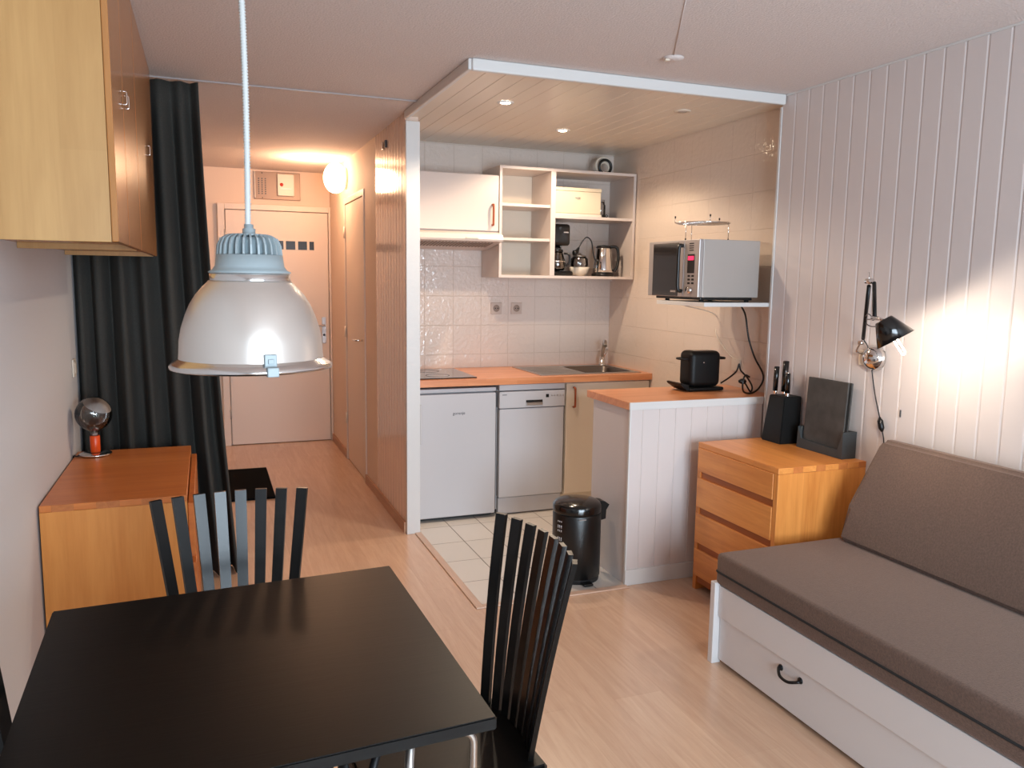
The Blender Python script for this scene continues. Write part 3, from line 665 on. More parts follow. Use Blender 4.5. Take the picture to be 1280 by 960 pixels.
# pedal bin
bx, by, br = 1.715, 3.54, .122
t = thing('pedal_bin', (bx, by, 0), 'black cylindrical pedal bin on the tiles beside the peninsula', 'bin')
bm = new(); lathe(bm, [(br-.006, 0), (br-.004, .02), (br-.003, .022)], (bx, by, .0005), 48, capa=True, capb=True); obj('base_ring', bm, 'rubber', t)
bm = new(); lathe(bm, [(br-.004, 0), (br, .004), (br, .32), (br-.002, .326)], (bx, by, .0228), 48, capa=True, capb=True); obj('body', bm, 'black', t)
bm = new(); lathe(bm, [(br, 0), (br+.001, .004), (br+.001, .035), (br-.006, .044), (br*.8, .053), (br*.5, .060), (br*.2, .063), (.0005, .064)], (bx, by, .351), 48, capa=True); obj('lid', bm, 'blackgloss', t)
bm = new(); prism(bm, [(bx+br-.004, by-.03, .395), (bx+br+.02, by-.03, .39), (bx+br+.045, by-.03, .372), (bx+br+.028, by-.03, .345), (bx+br+.026, by-.03, .30), (bx+br+.002, by-.03, .295)], (0, .06, 0)); obj('hinge_handle', bm, 'black', t)
obj('maker_mark', boxes((bx-.045, bx-.008, by-br-.0015, by-br+.006, .332, .337)), 'silver', t)
bm = new()
for zz, hh in ((.318, .008), (.296, .016), (.272, .01), (.235, .012), (.222, .006), (.205, .01)):
    a0 = math.radians(196)
    for a in (0, 1, 2):
        aa = a0+a*.09; tube(bm, [(bx+math.cos(aa)*(br+.0003), by+math.sin(aa)*(br+.0003), zz), (bx+math.cos(aa)*(br+.0003), by+math.sin(aa)*(br+.0003), zz-hh)], .003, 5)
obj('printed_sticker', bm, 'silver', t)
obj('pedal', boxes((bx-.025, bx+.025, by-br-.035, by-br+.01, .004, .016), bev=.004), 'black', t)

# ------------------------------------------------------------------ chest of drawers by the peninsula
CX0, CX1, CY0, CY1, CZ = 2.2, XR-.004, 2.642, 3.225, .733
t = thing('chest_of_drawers', (2.44, 2.93, 0), 'honey beech chest of four drawers between the peninsula and the sofa', 'chest of drawers')
obj('top', boxes((CX0+.004, CX1, CY0, CY1, CZ-.026, CZ), bev=.002), 'honeyX', t)
obj('side_panel', boxes((CX0+.004, CX1, CY0, CY0+.026, 0.0, CZ-.0265), bev=.001), 'honey', t)
obj('side_panel', boxes((CX0+.004, CX1, CY1-.026, CY1, 0.0, CZ-.0265), bev=.001), 'honey', t)
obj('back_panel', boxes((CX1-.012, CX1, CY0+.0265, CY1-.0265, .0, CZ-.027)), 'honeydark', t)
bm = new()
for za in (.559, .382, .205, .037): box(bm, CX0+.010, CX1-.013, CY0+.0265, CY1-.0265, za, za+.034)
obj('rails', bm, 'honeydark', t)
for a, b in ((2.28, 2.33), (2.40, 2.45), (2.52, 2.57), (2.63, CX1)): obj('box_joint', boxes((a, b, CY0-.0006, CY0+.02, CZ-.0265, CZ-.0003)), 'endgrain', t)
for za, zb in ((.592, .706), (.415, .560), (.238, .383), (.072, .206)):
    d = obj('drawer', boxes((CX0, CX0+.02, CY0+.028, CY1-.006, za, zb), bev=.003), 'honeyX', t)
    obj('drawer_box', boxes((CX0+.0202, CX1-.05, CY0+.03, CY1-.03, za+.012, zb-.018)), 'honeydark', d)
# knife block
kx, ky = 2.595, 3.10
t = thing('knife_block', (kx, ky, CZ), 'black knife block with three knives at the back of the chest', 'knife block')
bm = new(); prism(bm, [(kx-.05, ky-.075, CZ), (kx+.055, ky-.075, CZ), (kx+.065, ky-.075+.02, CZ+.235), (kx-.03, ky-.075+.02, CZ+.245)], (0, .001, 0)); bm.free()
bm = new(); lo = [(-.055, -.05), (.055, -.055), (.055, .065), (-.055, .09)]; hi = [(-.04, -.048), (.06, -.052), (.06, .055), (-.04, .062)]
a = [bm.verts.new((kx+p, ky+q, CZ+.0003)) for p, q in lo]; b = [bm.verts.new((kx+p, ky+q, CZ+.228)) for p, q in hi]
bm.faces.new(a[::-1]); bm.faces.new(b)
for i in range(4): bm.faces.new((a[i], a[(i+1) % 4], b[(i+1) % 4], b[i]))
bmesh.ops.bevel(bm, geom=list(bm.edges), offset=.004, segments=2, affect='EDGES')
obj('block', bm, 'blackmatt', t)
for kk, (px, py, hh, r, lean, lb) in enumerate(((-.012, .056, .125, .0118, .004, 'leftmost black-handled knife in the knife block'), (.008, .018, .155, .0135, .006, 'tallest black-handled knife, in the middle of the knife block'), (-.012, -.032, .105, .0118, -.004, 'short black-handled knife at the right of the knife block'))):
    k = thing('kitchen_knife', (kx+px, ky+py, CZ+.229), lb, 'knife', 'knives in the block')
    bm = new(); tube(bm, [(kx+px, ky+py, CZ+.245), (kx+px, ky+py-lean*.5, CZ+.25+hh*.5), (kx+px, ky+py-lean, CZ+.235+hh)], [r, r*1.05, r*1.1], 8); obj('handle', bm, 'blackgloss', k)
    bm = new(); box(bm, kx+px-.0035, kx+px+.0035, ky+py-.008, ky+py+.008, CZ+.2295, CZ+.2445, bev=.001); obj('bolster', bm, 'chrome', k)
    bm = new(); lathe(bm, [(r*1.1, 0), (r*1.0, .004), (.0005, .005)], (kx+px, ky+py-lean, CZ+.2352+hh), 8, capa=True); obj('end_cap', bm, 'chrome' if kk == 2 else 'black', k)
# cutting boards in a holder leaning at the wall
t = thing('cutting_board_set', (2.62, 2.84, CZ), 'dark slate-grey cutting boards in a grey holder against the wall', 'cutting board')
A = Vector((2.60, 2.985, CZ)); Bv = Vector((2.605, 2.705, CZ))
bm = new(); prism(bm, [(2.588, 2.99, CZ+.0005), (2.588, 2.985, CZ+.10), (2.590, 2.965, CZ+.045), (2.590, 2.735, CZ+.035), (2.588, 2.70, CZ+.12), (2.588, 2.70, CZ+.0005)], (.012, 0, 0))
prism(bm, [(2.655, 2.99, CZ+.0005), (2.655, 2.985, CZ+.11), (2.655, 2.70, CZ+.12), (2.655, 2.70, CZ+.0005)], (.01, 0, 0))
box(bm, 2.60, 2.655, 2.70, 2.712, CZ+.0005, CZ+.12); box(bm, 2.60, 2.655, 2.978, 2.99, CZ+.0005, CZ+.10); box(bm, 2.60, 2.655, 2.712, 2.978, CZ+.0005, CZ+.006)
obj('holder', bm, 'slateholder', t)
for k in range(2):
    x0 = 2.604+.02*k
    bm = new(); box(bm, x0, x0+.008, 2.722-.002*k, 2.972, CZ+.007, CZ+.335-.002*k, bev=.003)
    for v in bm.verts: v.co.x += (v.co.z-CZ)*.05
    obj('board', bm, 'slate', t)

# ------------------------------------------------------------------ sofa bed
SX, SY1, SY0 = 1.855, 2.545, 0.45
t = thing('sofa_bed', (2.26, 1.5, 0), 'white wooden sofa bed with charcoal mattress and back cushion along the boarded wall', 'sofa')
obj('end_leg', boxes((1.825, 1.866, SY1-.03, SY1, 0, .333), bev=.003), 'sofawhite', t)
obj('end_leg', boxes((1.825, 1.866, SY0, SY0+.03, 0, .333), bev=.003), 'sofawhite', t)
obj('end_panel', boxes((1.8665, XR-.015, SY1-.022, SY1-.002, .02, .32), bev=.002), 'sofawhite', t)
obj('end_panel', boxes((1.8665, XR-.015, SY0+.002, SY0+.022, .02, .32), bev=.002), 'sofawhite', t)
obj('front_rail', boxes((SX-.012, SX+.012, SY0+.0305, SY1-.0305, .195, .322), bev=.003), 'sofawhite', t)
obj('slat_base', boxes((SX+.015, XR-.02, SY0+.03, SY1-.03, .28, .318)), 'sofawhite', t)
dr = obj('drawer', boxes((SX-.002, SX+.018, SY0+.032, SY1-.032, .018, .1935), bev=.002), 'sofawhite', t)
obj('drawer_box', boxes((SX+.0185, SX+.62, SY0+.05, SY1-.05, .03, .17)), 'sofawhite', dr)
bm = new(); tube(bm, smoothpath([(SX-.003, 2.15, .157), (SX-.014, 2.148, .155), (SX-.028, 2.125, .143), (SX-.03, 2.10, .138), (SX-.028, 2.075, .141), (SX-.014, 2.052, .15), (SX-.003, 2.05, .152)], 5), .0055, 8)
for y_ in (2.15, 2.05): lathe(bm, [(.012, 0), (.010, .005), (.0005, .007)], (SX-.0022, y_, .155), 14, axis=(-1, 0, 0), capa=True)
obj('drawer_handle', bm, 'iron', dr, 'black iron bow handle')
bm = new(); box(bm, SX-.02, XR-.012, SY0+.02, SY1-.012, .3235, .452, bev=.018, seg=3); mt = obj('mattress', bm, 'sofa', t, smooth=True)
bm = new()
rect = rr(SX-.021, XR-.011, SY0+.019, SY1-.011, .02, .378); tube(bm, [Vector(p) for p in rect], .0042, 6, closed=True); obj('piping', bm, 'piping', mt)
# back cushion, wedge leaning on the wall
bm = new()
prism(bm, [(2.40, SY0+.06, .455), (2.445, SY0+.06, .60), (2.555, SY0+.06, .845), (2.575, SY0+.06, .868), (2.63, SY0+.06, .868), (XR-.012, SY0+.06, .82), (XR-.012, SY0+.06, .455)], (0, 2.475-SY0-.06, 0))
bmesh.ops.bevel(bm, geom=list(bm.edges), offset=.016, segments=3, affect='EDGES')
for v in bm.verts:
    if v.co.y > 2.3: v.co.y += (.868-v.co.z)*.06
bc = obj('back_cushion', bm, 'sofa', t, smooth=True)

# ------------------------------------------------------------------ wall lamp (double arm, black shade)
wx = 2.665
t = thing('wall_lamp', (XR, 2.69, 1.19), 'black jointed wall lamp with a lit conical shade above the sofa', 'lamp')
obj('wall_bracket', boxes((XR-.02, XR-.0008, 2.68, 2.712, 1.15, 1.215), bev=.003), 'offwhite', t)
bm = new(); tube(bm, smoothpath([(XR-.02, 2.695, 1.20), (XR-.05, 2.694, 1.21), (XR-.055, 2.68, 1.235), (XR-.055, 2.657, 1.268)], 5), .004, 8); lathe(bm, [(.009, 0), (.009, .02)], (XR-.064, 2.668, 1.25), 12, axis=(1, 0, 0), capa=True, capb=True); obj('swivel', bm, 'chrome', t)
ax = XR-.055
J0, J1, J2 = Vector((ax, 2.657, 1.268)), Vector((2.47, 2.494, 1.505)), Vector((2.37, 2.362, 1.372))
bm = new(); tube(bm, [J0, J1+(J0-J1)*.05], .0078, 8); obj('lower_arm', bm, 'iron', t)
D_ = Vector((.004, -.022, 0))
bm = new(); tube(bm, [J1+D_, J2+D_*.3], .0078, 8); obj('upper_arm', bm, 'iron', t)
bm = new(); lathe(bm, [(.011, 0), (.011, .03)], J1+Vector((-.004, .012, .006)), 14, axis=Vector((.15, -1, 0)), capa=True, capb=True); tube(bm, [J1, J1+Vector((0, .004, .042))], .002, 6); obj('elbow', bm, 'chrome', t)
apex = Vector((2.33, 2.270, 1.368)); axis = Vector((.36, -.42, -.87)).normalized()
bm = new(); tube(bm, [J2, J2*.5+apex*.5+Vector((0, 0, .004)), apex], [.010, .006, .006], 8); tube(bm, [J2+Vector((0, .03, -.006)), J2+Vector((0, -.045, -.004))], .0032, 6); obj('head_joint', bm, 'chrome', t)
P1, P2 = J0+(J1-J0)*.42, J0+(J1-J0)*.30
bm = new(); tube(bm, smoothpath([P1, P1*.6+J2*.4+Vector((0, 0, .012)), J2], 6), .0024, 6)
tube(bm, smoothpath([P2, P2*.6+apex*.4+Vector((0, 0, -.018)), apex+axis*.02], 6), .0024, 6); obj('arm_wire', bm, 'iron', t)
bm = new(); lathe(bm, [(.0005, -.004), (.030, -.004), (.033, 0), (.071, .082), (.0695, .082), (.031, .002), (.0005, .001)], apex, 36, axis=axis); sh = obj('shade', bm, 'blackgloss', t)
bm = new(); lathe(bm, [(.0295, .004), (.0685, .0815)], apex, 36, axis=axis); obj('reflector', bm, mat('white_reflector', (240, 235, 225), .5), sh)
q = R_.normalized(); q = (q-axis*q.dot(axis)).normalized(); bm = new()
c0 = apex+axis*.03; c1 = apex+axis*.135
tube(bm, [c0+q*.008, c1+q*.008]+[c1+axis*(.008*math.sin(a*PI/6))+q*(.008*math.cos(a*PI/6)) for a in range(1, 6)]+[c1-q*.008, c0-q*.008], .0026, 8); obj('tube_bulb', bm, 'tubeglow', t, 'glowing folded tube bulb')
bm = new(); tube(bm, smoothpath([J0, (2.645, 2.643, 1.213), (2.655, 2.608, 1.044), (2.658, 2.572, .935)], 6), .0026, 6); tube(bm, smoothpath([(2.658, 2.555, .885), (2.66, 2.545, .85), (2.66, 2.54, .80)], 4), .0026, 6); cb = obj('cord', bm, 'iron', t)
bm = new(); tube(bm, [(2.658, 2.573, .94), (2.657, 2.568, .925), (2.657, 2.558, .895), (2.658, 2.555, .88)], [.004, .012, .012, .004], 10); obj('cord_switch', bm, 'iron', cb)
l = bpy.data.lights.new('wall_lamp_light', 'POINT'); l.energy = 7.0; l.color = (1.0, .86, .70); l.shadow_soft_size = .012
lo_ = bpy.data.objects.new('wall_lamp_light', l); COL.objects.link(lo_); lo_.parent = t; lo_.location = (apex+axis*.092)-t.location
# round mirror-like disc beside the lamp
bm = new(); lathe(bm, [(max(.0005, .057*math.sin(a*PI/20)), .05*math.cos(a*PI/20)) for a in range(0, 11)]+[(.0005, -.001)], (XR-.004, 2.632, 1.187), 32, axis=(-1, 0, 0))
tag(obj('chrome_wall_dome', bm, 'chrome'), 'small round shiny dome on the boards below the wall lamp', 'wall fitting')
tag(obj('cable_clip', boxes((XR-.005, XR-.0005, 2.478, 2.484, .955, .985), bev=.001), 'inkgrey'), 'tiny dark cable clip on the boards above the sofa back', 'clip')

# ------------------------------------------------------------------ left dresser
LX0, LX1, LY0, LY1, LZ = XL+.008, -.088, 3.08, 4.0, .70
t = thing('low_chest', (-.33, 3.54, 0), 'amber beech low chest with box joints against the left wall before the curtain', 'chest of drawers')
obj('top', boxes((LX0, LX1, LY0, LY1, LZ-.024, LZ), bev=.002), 'amberX', t)
obj('side_panel', boxes((LX0, LX1, LY0, LY0+.024, 0, LZ-.0245), bev=.001), 'amber', t)
obj('side_panel', boxes((LX0, LX1, LY1-.024, LY1, 0, LZ-.0245), bev=.001), 'amber', t)
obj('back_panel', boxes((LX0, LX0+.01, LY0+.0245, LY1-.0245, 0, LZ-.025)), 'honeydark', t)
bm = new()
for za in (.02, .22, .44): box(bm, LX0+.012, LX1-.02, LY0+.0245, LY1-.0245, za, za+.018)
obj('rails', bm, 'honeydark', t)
for a, b in ((-.525, -.455), (-.385, -.31), (-.24, -.17)): obj('box_joint', boxes((a, b, LY0-.0007, LY0+.02, LZ-.0245, LZ-.0004)), 'endgrain', t)
for za, zb in ((.46, .664), (.24, .436), (.045, .216)):
    d = obj('drawer', boxes((LX1+.001, LX1+.024, LY0+.02, LY1-.02, za, zb), bev=.003), 'amberX', t)
    obj('drawer_box', boxes((LX0+.03, LX1+.0005, LY0+.03, LY1-.03, za+.012, zb-.016)), 'honeydark', d)
# bulb lamp on the dresser
lx, ly = -.478, 3.90
t = thing('bulb_lamp', (lx, ly, LZ), 'table lamp with a big clear globe bulb and orange stem on the amber chest', 'lamp')
bm = new(); lathe(bm, [(.0005, 0), (.062, 0), (.066, .004), (.066, .009), (.064, .011), (.0005, .012)], (lx, ly, LZ+.0006), 36); obj('base', bm, 'chrome', t)
bm = new(); lathe(bm, [(.018, 0), (.0205, .006), (.0205, .074), (.019, .076)], (lx, ly, LZ+.013), 24, capa=True, capb=True); obj('stem', bm, 'orange', t, 'orange stem')
bm = new(); gl = [(.016, 0), (.018, .018)]
gc = .108; R = .075
for i in range(16):
    a = math.radians(-66+i*10.05); gl.append((max(R*math.cos(a), .0008), gc-.012+R*math.sin(a)))
lathe(bm, gl, (lx, ly, LZ+.0895), 32); bu = obj('globe_bulb', bm, 'clear', t)
bm = new(); cen = Vector((lx, ly, LZ+.0895+gc-.012)); ad_ = Vector((.35, -.25, .75)).normalized()
lathe(bm, [(.0725*math.sin(math.radians(a)), .0725*math.cos(math.radians(a))) for a in (1, 12, 24, 36, 46, 54)], cen, 28, axis=ad_); obj('mirror_cap', bm, 'frost', bu, 'silvered cap of the bulb')
bm = new(); tube(bm, [(lx, ly, LZ+.09), (lx, ly, LZ+.135)], .004, 8); lathe(bm, [(.012, 0), (.014, .012)], (lx, ly, LZ+.09), 16, capa=True, capb=True); obj('filament_post', bm, 'frost', bu)
bm = new(); tube(bm, smoothpath([(lx-.06, ly-.01, LZ+.005), (lx-.075, ly-.02, LZ+.004), (XL+.012, ly-.03, LZ+.01), (XL+.006, ly-.02, LZ-.0), ], 5), .003, 6); obj('cord', bm, 'black', t)
# wall socket by the curtain
t = thing('light_switch', (XL, 4.06, 1.04), 'small white switch low on the left wall next to the curtain', 'switch')
obj('plate', boxes((XL+.0006, XL+.009, 4.02, 4.09, 1.035, 1.115), bev=.003), 'offwhite', t)
obj('rocker', boxes((XL+.0092, XL+.013, 4.035, 4.075, 1.05, 1.10), bev=.002), 'offwhite', t)

# ------------------------------------------------------------------ upper cabinets on the left wall
UX, UZ = -.2, 1.578
def wallcab(name, y0, y1, doors, label, near):
    t = thing(name, ((XL+UX)/2, (y0+y1)/2, UZ), label, 'cabinet', 'maple wall cabinets')
    obj('side_panel', boxes((XL+.001, UX-.0165, y0, y0+.018, UZ, 2.404), bev=.001), 'maple', t)
    obj('side_panel', boxes((XL+.001, UX-.0165, y1-.018, y1, UZ, 2.404), bev=.001), 'maple', t)
    obj('bottom_panel', boxes((XL+.001, UX-.0165, y0+.0185, y1-.0185, UZ+.018, UZ+.034)), 'mapledoor', t)
    obj('top_panel', boxes((XL+.001, UX-.0165, y0+.0185, y1-.0185, 2.385, 2.404)), 'maple', t)
    obj('back_panel', boxes((XL+.001, XL+.006, y0+.0185, y1-.0185, UZ+.035, 2.384)), 'maple', t)
    for a, b, hy in doors:
        d = obj('door', boxes((UX-.016, UX, a+.002, b-.002, UZ+.001, 2.395), bev=.003), 'mapledoor', t)
        bm = new(); tube(bm, smoothpath([(UX, hy, 1.968), (UX+.010, hy, 1.969), (UX+.012, hy, 1.975), (UX+.012, hy, 1.997), (UX+.010, hy, 2.003), (UX, hy, 2.004)], 4), .0022, 6)
        obj('handle', bm, 'chrome', d, 'small chrome bow handle')
    return t
wallcab('wall_cabinet', 2.27, 3.06, ((2.27, 2.585, 2.555), (2.585, 3.06, 2.62)), 'maple double-door wall cabinet, nearest the camera on the left wall', True)
wallcab('wall_cabinet', 3.062, 4.02, ((3.062, 4.02, 3.575),), 'maple single-door wall cabinet next to the dark curtain', False)

# ------------------------------------------------------------------ curtain and its ceiling rail
t = tag(obj('curtain_rail', boxes((XL+.002, XP-.014, 4.186, 4.194, H-.008, H-.0005), bev=.001), mat('rail_grey', (170, 160, 158), .4)), 'thin pale ceiling rail the dark curtain hangs from, crossing to the kitchen', 'curtain rail')
bm = new(); nx, nz = 150, 30; V = []
for j in range(nz+1):
    z = H-.016-(H-.02)*j/nz; row = []; w = 1-z/H
    for i in range(nx+1):
        u = i/nx; x1 = .0+.100*w**1.3
        x = XL+.0012+(x1-(XL+.0012))*u
        ph = 2*PI*(7.2*u+.45*math.sin(4.2*u+.8))
        amp = (.036+.026*u)*(.6+.6*w)
        y = 4.195+amp*math.sin(ph)+.012*math.sin(2.3*ph+3*w)*w+.01*math.sin(u*23+w*4)
        y = min(max(y, 4.105), 4.28)
        if j < 2: y = 4.19+(y-4.19)*.5
        if z < .7: x += .025*(1-z/.7)*math.sin(9*u)*u
        row.append(bm.verts.new((x, y, z)))
    V.append(row)
for j in range(nz):
    for i in range(nx):
        f = bm.faces.new((V[j][i], V[j][i+1], V[j+1][i+1], V[j+1][i])); f.smooth = True
cu = tag(obj('curtain', bm, 'curtain'), 'long charcoal curtain hanging in folds across the alcove beside the corridor', 'curtain')
sm = cu.modifiers.new('thick', 'SOLIDIFY'); sm.thickness = .003

# ------------------------------------------------------------------ corridor items
tag(obj('doormat', boxes((-.03, .40, 5.50, 6.40, .0005, .014), bev=.004), 'doormat'), 'black doormat lying on the corridor floor before the entrance door', 'doormat')
t = thing('electric_panel', (.62, YB, 2.155), 'pale electricity meter panel above the entrance door', 'electric panel')
obj('back_plate', boxes((.425, .81, YB-.02, YB-.0008, 2.158, 2.392), bev=.003), 'meter', t)
obj('frame_edge', boxes((.425, .432, YB-.028, YB-.0205, 2.165, 2.388)), 'offwhite', t)
mb = obj('breaker_box', boxes((.615, .755, YB-.05, YB-.0203, 2.19, 2.375), bev=.004), 'offwhite', t)
bm = new(); lathe(bm, [(.015, 0), (.014, .006), (.0005, .007)], (.65, YB-.0502, 2.285), 16, axis=(0, -1, 0)); obj('test_button', bm, 'red', mb, 'red test button')
obj('toggle', boxes((.64, .73, YB-.056, YB-.0502, 2.245, 2.255)), 'trim', mb)
bm = new()
for k in range(3):
    for j in range(8): box(bm, .455+.028*k, .466+.028*k, YB-.023, YB-.0203, 2.2+.018*j, 2.21+.018*j)
obj('label_rows', bm, 'inkgrey', t)
for zz in (2.17, 2.38):
    bm = new(); lathe(bm, [(.005, 0), (.004, .003), (.0005, .003)], (.49, YB-.0203, zz), 10, axis=(0, -1, 0)); obj('screw', bm, 'black', t)
# globe light on the corridor wall
gy, gz = 6.50, 2.265
t = thing('globe_wall_light', (XP, gy, gz-.12), 'glowing white globe light high on the corridor wall', 'lamp')
bm = new(); lathe(bm, [(.085, 0), (.085, .018), (.06, .022)], (XP-.0008, gy, gz), 28, axis=(-1, 0, 0), capa=True, capb=True); obj('base', bm, 'offwhite', t)
bm = new(); pr = [(.06, .022)]+[(max(.118*math.sin(math.radians(a)), .0006), .085-.09*math.cos(math.radians(a))) for a in range(36, 181, 12)]
lathe(bm, pr, (XP-.0008, gy, gz), 36, axis=(-1, 0, 0)); obj('globe', bm, 'lampglow', t)
l = bpy.data.lights.new('globe_light', 'POINT'); l.energy = 14; l.color = (1.0, .58, .34); l.shadow_soft_size = .09
o = bpy.data.objects.new('globe_light', l); COL.objects.link(o); o.parent = t; o.location = Vector((XP-.28, gy, gz))-t.location
# small chime box on the panelling
t = thing('coat_hook', (XP, 5.02, 2.28), 'small dark and pale double hook high on the glossy panelling', 'hook')
for q in (-.03, .05):
    bm = new(); box(bm, XP-.012, XP-.0008, 5.02+q-.012, 5.02+q+.012, 2.285, 2.33, bev=.002); obj('clip', bm, 'inkgrey' if q < 0 else 'chrome', t)

# ------------------------------------------------------------------ ceiling fittings
for sx, sy, lb, on in ((1.45, 3.94, 'lit recessed spotlight in the kitchen ceiling, nearer the corridor', True), (2.026, 4.51, 'lit recessed spotlight in the kitchen ceiling above the worktop', True), (2.369, 3.748, 'unlit recessed spotlight in the kitchen ceiling near the side wall', False)):
    t = thing('ceiling_spot', (sx, sy, 2.38), lb, 'spotlight', 'recessed kitchen spotlights')
    bm = new(); lathe(bm, [(.028, .0), (.040, -.001), (.044, .003), (.044, .005)], (sx, sy, 2.3808), 28); obj('ring', bm, 'trim' if on else 'offwhite', t)
    bm = new(); lathe(bm, [(.0005, -.002), (.020, -.001), (.0275, .004)], (sx, sy, 2.3808), 24); obj('bulb', bm, 'spotglow' if on else 'frost', t)
    if on:
        l = bpy.data.lights.new('spot_light', 'SPOT'); l.energy = 37; l.color = (1.0, .80, .60); l.spot_size = math.radians(148); l.spot_blend = .35; l.shadow_soft_size = .035
        o = bpy.data.objects.new('spot_light', l); COL.objects.link(o); o.parent = t; o.location = Vector((sx, sy, 2.372))-t.location
t = thing('ceiling_rose', (1.822, 2.966, H-.01), 'small flat white cover disc on the stucco ceiling before the kitchen', 'ceiling fitting')
bm = new(); lathe(bm, [(.0005, -.012), (.03, -.011), (.042, -.004), (.043, -.0008)], (1.822, 2.966, H), 28); obj('cover', bm, 'ceil', t)
bm = new(); box(bm, 1.78, 1.80, 2.955, 2.975, H-.018, H-.009, bev=.003); obj('clip', bm, 'offwhite', t)
bm = new(); tube(bm, [(1.80, 2.93, H-.0016), (1.40, 2.2, H-.0016)], .0015, 6); tag(obj('ceiling_cable', bm, 'ceil'), 'thin white cable running along the stucco ceiling to the cover disc', 'cable')

# ------------------------------------------------------------------ pendant lamp
px, py, pz = .095, 1.90, 1.298
t = thing('pendant_lamp', (px, py, pz), 'large satin aluminium bell pendant hanging over the black table', 'pendant lamp')
bm = new(); lathe(bm, [(.157, .016), (.1555, .03), (.154, .058), (.149, .085), (.140, .113), (.130, .137), (.118, .157), (.104, .174), (.092, .186), (.089, .190), (.087, .190), (.102, .172), (.116, .155), (.128, .135), (.138, .111), (.147, .085), (.152, .058), (.155, .018)], (px, py, pz), 64); obj('shade', bm, 'alu', t)
bm = new(); lathe(bm, [(.157, .018), (.162, .014), (.172, .008), (.177, .002), (.176, -.004), (.168, -.006), (.158, -.003), (.155, .006), (.155, .016)], (px, py, pz), 64); obj('rim', bm, 'alugloss', t)
bm = new(); lathe(bm, [(.0865, .190), (.0865, .205), (.084, .206)], (px, py, pz), 48); obj('neck_ring', bm, 'alugloss', t)
bm = new(); lathe(bm, [(.0, .2065), (.088, .2065), (.089, .209), (.080, .214), (.074, .222), (.071, .247)], (px, py, pz), 48, capb=True); obj('cap', bm, 'bluegrey', t)
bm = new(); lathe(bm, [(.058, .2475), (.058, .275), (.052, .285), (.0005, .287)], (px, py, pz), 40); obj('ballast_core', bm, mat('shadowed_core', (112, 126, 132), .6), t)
bm = new()
for k in range(28):
    a = 2*PI*k/28; s = len(bm.verts)
    prism(bm, [(.030, -.0022, .2475), (.0712, -.0022, .2475), (.069, -.0022, .268), (.062, -.0022, .283), (.048, -.0022, .291), (.030, -.0022, .291)], (0, .0044, 0))
    bm.verts.ensure_lookup_table()
    bmesh.ops.transform(bm, matrix=Matrix.Translation((px, py, pz)) @ Matrix.Rotation(a, 4, 'Z'), verts=bm.verts[s:])
lathe(bm, [(.0005, .287), (.04, .2875), (.046, .2912), (.04, .2925), (.0005, .293)], (px, py, pz), 32)
obj('cooling_fins', bm, 'bluegrey', t)
bm = new(); lathe(bm, [(.014, .293), (.014, .304), (.010, .306), (.010, .314), (.0005, .315)], (px, py, pz), 10); obj('cable_gland', bm, 'bluegrey', t)
cl = Vector((math.sin(math.radians(14)), -math.cos(math.radians(14)), 0))
bm = new(); box(bm, -.013, .013, -.165, -.151, .004, .038, bev=.002); box(bm, -.012, .012, -.184, -.165, -.008, .012, bev=.002); box(bm, -.006, .006, -.168, -.165, .018, .028, bev=.001)
xform(bm, Matrix.Translation((px, py, pz)) @ Matrix.Rotation(math.radians(10), 4, 'Z')); obj('clip', bm, 'bluegrey', t)
bm = new(); pts = []; rs = []
z = pz+.312; zt = H-.004; n_ = int((zt-z)/.0032)
for i in range(n_+1):
    f = i/n_; pts.append((px-.002+.003*math.sin(f*5), py, z+(zt-z)*f)); rs.append(.0078 if i % 2 else .0050)
tube(bm, pts, rs, 10); obj('conduit', bm, 'conduit', t, 'ribbed grey conduit')
bm = new(); lathe(bm, [(.035, -.016), (.038, -.0008)], (px, py, H), 24, capa=True, capb=True); obj('ceiling_cup', bm, 'bluegrey', t)
bm = new(); lathe(bm, [(.0005, .06), (.02, .065), (.032, .09), (.03, .12), (.018, .15), (.018, .188)], (px, py, pz), 24); obj('bulb', bm, 'frost', t)

# ------------------------------------------------------------------ dining table
t = thing('dining_table', (.05, 1.63, 0), 'square black-stained dining table under the pendant lamp', 'table')
TZ = .735; rot = math.radians(2.4)
TC = [(-.350, 1.995), (.437, 2.040), (.455, 1.240), (-.325, 1.195)]
bm = new(); a = [bm.verts.new((x, y, TZ-.024)) for x, y in TC]; b = [bm.verts.new((x, y, TZ)) for x, y in TC]
bm.faces.new(a); bm.faces.new(b[::-1])
for i in range(4): bm.faces.new((a[i], b[i], b[(i+1) % 4], a[(i+1) % 4]))
bmesh.ops.bevel(bm, geom=list(bm.edges), offset=.0025, segments=2, affect='EDGES')
obj('tabletop', bm, 'black_wood', t)
ct = [Vector((x, y, 0)) for x, y in TC]; cen = sum(ct, Vector())/4
inn = [c_+(cen-c_).normalized()*.045 for c_ in ct]
